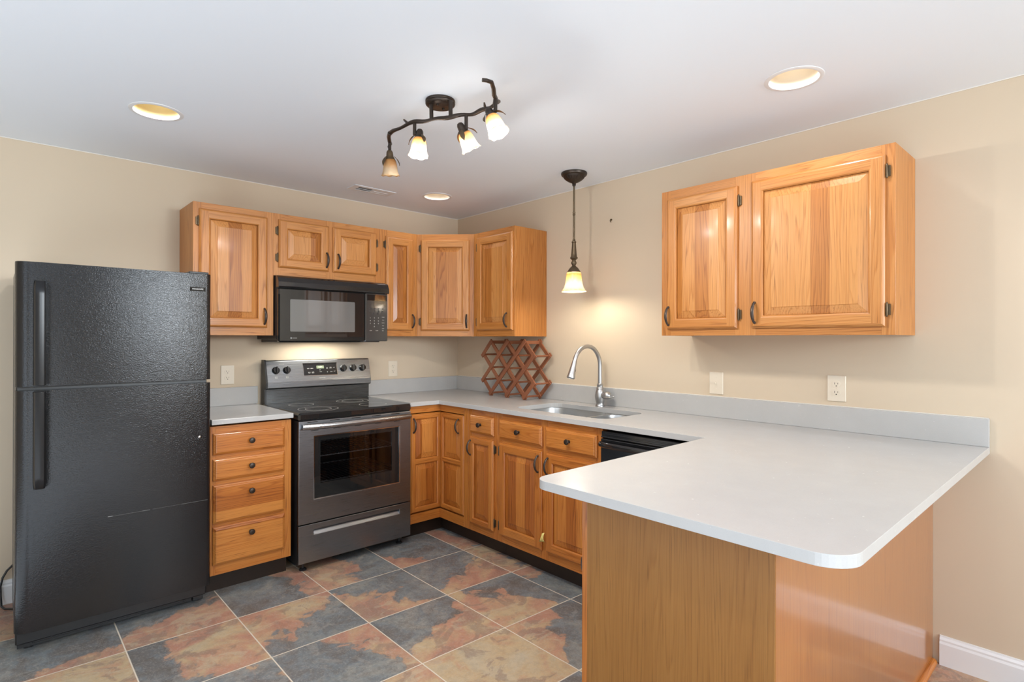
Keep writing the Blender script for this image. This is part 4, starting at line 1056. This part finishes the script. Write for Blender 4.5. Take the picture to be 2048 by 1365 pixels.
def track():
    ZB = 2.250
    cx, cy = -1.484, -1.840
    r = thing('branch_track_light', 'dark bronze branch-shaped ceiling fixture with four tilted bell shades', 'ceiling light', (cx, cy, CEIL))
    b = MB(); b.lathe([(.062, -.0003), (.063, -.006), (.060, -.010), (.063, -.014), (.062, -.018), (.059, -.021), (.056, -.0235), (.001, -.024)], 40, T(cx, cy, CEIL)); cn = b.build('canopy', M['bronze'], r, True)
    for q in ((-.022, -.012), (.024, .012)):
        b = MB(); b.lathe([(.006, -.027), (.006, -.0235)], 10, T(cx+q[0], cy+q[1], CEIL)); b.lathe([(.0035, -.032), (.0045, -.029), (.0035, -.026)], 10, T(cx+q[0], cy+q[1], CEIL)); b.build('screw', M['bronze'], cn, True)
    path = [(-1.570, -1.569), (-1.578, -1.634), (-1.574, -1.710), (-1.561, -1.780), (-1.533, -1.822), (-1.505, -1.878), (-1.481, -1.932), (-1.448, -1.980), (-1.437, -2.027), (-1.431, -2.073), (-1.432, -2.122), (-1.438, -2.165)]
    for q, ang in (((-1.526, -1.836), 0), ((-1.487, -1.918), 0)):      # drops from the canopy: lean in under it
        top = (q[0]+.004, q[1]+.008, CEIL-.022)
        b = MB(); b.tube([top, ((top[0]+q[0])/2, (top[1]+q[1])/2, (top[2]+ZB)/2), (q[0], q[1], ZB)], .0085, 12); b.build('drop_rod', M['bronze'], r, True)
    pts = []; rad = []
    import itertools
    for k in range(len(path)-1):
        for s_ in range(4):
            t = s_/4; p0 = Vector(path[max(0, k-1)]); p1 = Vector(path[k]); p2 = Vector(path[k+1]); p3 = Vector(path[min(len(path)-1, k+2)])
            c = .5*((2*p1)+(p2-p0)*t+(2*p0-5*p1+4*p2-p3)*t*t+(3*p1-p0-3*p2+p3)*t**3)
            pts.append((c.x, c.y, ZB+.003*math.sin(3.1*(k+t)))); rad.append(.0080+.0012*math.sin(2.3*(k+t)+1))
    pts.append((*path[-1], ZB)); rad.append(.0065)
    b = MB(); b.tube(pts, rad, 12)
    for i, d in ((9, (-.6, .2, .5)), (21, (.4, -.5, .1)), (30, (.5, -.6, .35)), (36, (-.4, -.3, .5)), (3, (.3, .5, .3))):      # twig stubs
        p = Vector(pts[i]); d = Vector(d).normalized(); b.tube([p, p+d*.014, p+d*.026], [.0065, .005, .003], 8)
    b.build('branch', M['bronze'], r, True)
    # end arms, level with the branch
    armL = [(-1.577, -1.585), (-1.553, -1.535), (-1.527, -1.497), (-1.505, -1.468), (-1.492, -1.440), (-1.488, -1.425)]
    armR = [(-1.4345, -2.135), (-1.462, -2.172), (-1.494, -2.200), (-1.528, -2.236), (-1.560, -2.262), (-1.590, -2.270), (-1.604, -2.262)]
    for a_ in (armL, armR):
        b = MB(); b.tube([(q[0], q[1], ZB+.004*math.sin(k*2)) for k, q in enumerate(a_)], [.009, .0088, .0085, .008, .0075, .007, .0065][:len(a_)], 12); b.build('arm', M['bronze'], r, True)
    f, rr = FW0, RT0
    dn = f*.34-Vector((0, 0, 1))*.94
    heads = [((-1.5235, -1.493), 2.200, Vector((0, 0, -1))*.97+f*.22, False), ((-1.5635, -1.766), 2.200, Vector((0, 0, -1))*.98-f*.06+rr*-.05, True),
             ((-1.4515, -1.976), 2.195, rr*.42+dn*.9, True), ((-1.470, -2.180), 2.200, rr*.36-Vector((0, 0, 1))*.88-f*.22, True)]
    for i, ((hx, hy), hz, ax, lit) in enumerate(heads):
        ax = ax.normalized()
        b = MB(); b.tube([(hx, hy, ZB), (hx, hy, (ZB+hz)/2), (hx, hy, hz-.004)], .0075, 12); hd = b.build('lamp_head', M['bronze'], r, True)
        q = Vector((hx, hy, hz-.002)); S = q+ax*.004
        if i == 1: S = S+rr*.022+Vector((0, 0, .012))
        if i == 2: S = S-rr*.024+Vector((0, 0, .014))
        if i == 3: S = S-rr*.026+Vector((0, 0, .004))
        b = MB(); b.lathe([(.001, -.016), (.010, -.013), (.0145, -.005), (.0155, .004), (.0165, .014), (.021, .022), (.0235, .029), (.0225, .031), (.001, .031)], 20, to_axis(S, ax))
        if (S-q).length > .012: b.tube([q+Vector((0, 0, .004)), (q+S)/2, S], .006, 8)
        b.build('socket', M['pend'] if i == 0 else M['bronze'], hd, True)
        pr = [(.0230, .026), (.0275, .036), (.0305, .050), (.0325, .066), (.0345, .082), (.038, .094), (.0425, .101), (.0405, .1015), (.0365, .0945), (.0330, .082), (.031, .066), (.029, .050), (.026, .037), (.0215, .028)]
        b = MB(); n = 36; mt = to_axis(S, ax); vs_ = []
        for k_, (r_, z_) in enumerate(pr):
            for k in range(n):
                a = 2*PI*k/n; wv = max(0, (z_-.07)/.03); rr_ = r_+.0012*wv*math.sin(9*a+i)+.0006*wv*math.sin(17*a); vs_.append((rr_*math.cos(a), rr_*math.sin(a), z_+.0018*wv*math.sin(7*a+1.3)))
        fs = [(k_*n+k, k_*n+(k+1) % n, (k_+1)*n+(k+1) % n, (k_+1)*n+k) for k_ in range(len(pr)-1) for k in range(n)]
        b.idx(vs_, fs, smooth=True, mtx=mt)
        sh = b.build('shade', M['shade_on'] if lit else M['shade_off'], hd, True)
        b = MB(); b.lathe([(.009, .031), (.010, .036), (.0150, .046), (.0155, .053), (.011, .061), (.001, .065)], 16, mt); b.build('bulb', M['bulb_on'] if lit else M['bulb_off'], hd, True)
        u = ax.orthogonal().normalized(); w_ = ax.cross(u)
        for k in range(3):
            a = 2*PI*k/3+.6+i*.8; rad_ = u*math.cos(a)+w_*math.sin(a); b = MB()
            leaf(b, S+ax*.014+rad_*.0215, ax*.9+rad_*(.34, .62, .40)[k], ax.cross(rad_), rad_); b.build('leaf', M['pend'], hd, True)
        if lit:
            add_light('track_glow', 'POINT', S+ax*.055+ax.cross(Vector((0, 0, 1)).cross(ax)).normalized()*-.050, .4, (1, .95, .88), .03)
            add_light('track_lamp', 'POINT', S+ax*.086, 20, (1, .95, .88), .024)
track()
def pendant():
    cx, cy = -.288, -1.545
    r = thing('pendant_lamp', 'bronze pendant lamp with lit cream bell shade hanging over the sink', 'pendant lamp', (cx, cy, 1.62))
    b = MB(); n = 48; pr = [(.078, -.0003), (.079, -.008), (.076, -.016), (.066, -.020), (.064, -.024), (.056, -.036), (.038, -.050), (.022, -.058), (.014, -.062), (.010, -.068), (.012, -.072), (.009, -.078), (.0065, -.082)]
    vs_ = []
    for k_, (r_, z_) in enumerate(pr):
        for k in range(n):
            fl = 1+(.035*math.cos(24*2*PI*k/n) if 4 <= k_ <= 7 else 0); vs_.append((r_*fl*math.cos(2*PI*k/n), r_*fl*math.sin(2*PI*k/n), z_))
    b.idx(vs_, [(k_*n+k, k_*n+(k+1) % n, (k_+1)*n+(k+1) % n, (k_+1)*n+k) for k_ in range(len(pr)-1) for k in range(n)], smooth=True, mtx=T(cx, cy, CEIL)); b.build('canopy', M['bronze'], r, True)
    b = MB(); b.lathe([(.006, 1.930), (.006, 2.084), (.0085, 2.086), (.0085, 2.092), (.006, 2.094), (.0085, 2.098), (.0085, 2.104), (.006, 2.106), (.0055, 2.262)], 14, T(cx, cy, 0)); b.build('rod', M['pend'], r, True)
    b = MB(); b.lathe([(.041, 1.738), (.040, 1.743), (.034, 1.752), (.024, 1.766), (.014, 1.774), (.010, 1.779), (.012, 1.784), (.016, 1.791), (.0165, 1.799), (.012, 1.808), (.011, 1.812), (.017, 1.818), (.024, 1.824), (.0225, 1.829), (.018, 1.834), (.0165, 1.85), (.014, 1.88), (.012, 1.91), (.0115, 1.916), (.0145, 1.920), (.0145, 1.924), (.009, 1.929), (.009, 1.936), (.006, 1.94)], 28, T(cx, cy, 0)); b.build('socket', M['pend'], r, True)
    b = MB(); b.lathe([(.0415, 1.737), (.0440, 1.728), (.0460, 1.710), (.0480, 1.690), (.0520, 1.668), (.0590, 1.646), (.0680, 1.632), (.0755, 1.6225), (.0740, 1.6205), (.0660, 1.6295), (.0570, 1.643), (.0500, 1.666), (.0460, 1.690), (.0440, 1.710), (.042, 1.728)], 44, T(cx, cy, 0), cap=False); b.build('shade', M['shade_pend'], r, True)
    b = MB(); b.lathe([(.010, 1.737), (.012, 1.725), (.024, 1.70), (.026, 1.686), (.020, 1.668), (.008, 1.660), (.001, 1.659)], 18, T(cx, cy, 0)); b.build('bulb', M['bulb_on'], r, True)
    add_light('pendant_light', 'POINT', (cx, cy, 1.640), 6, (1, .90, .72), .02)
M['shade_pend'] = shade_mat('cream_pendant_glass', (.90, .80, .62), 1.3, 1.737, 1.622)
pendant()
bpy.context.view_layer.update()
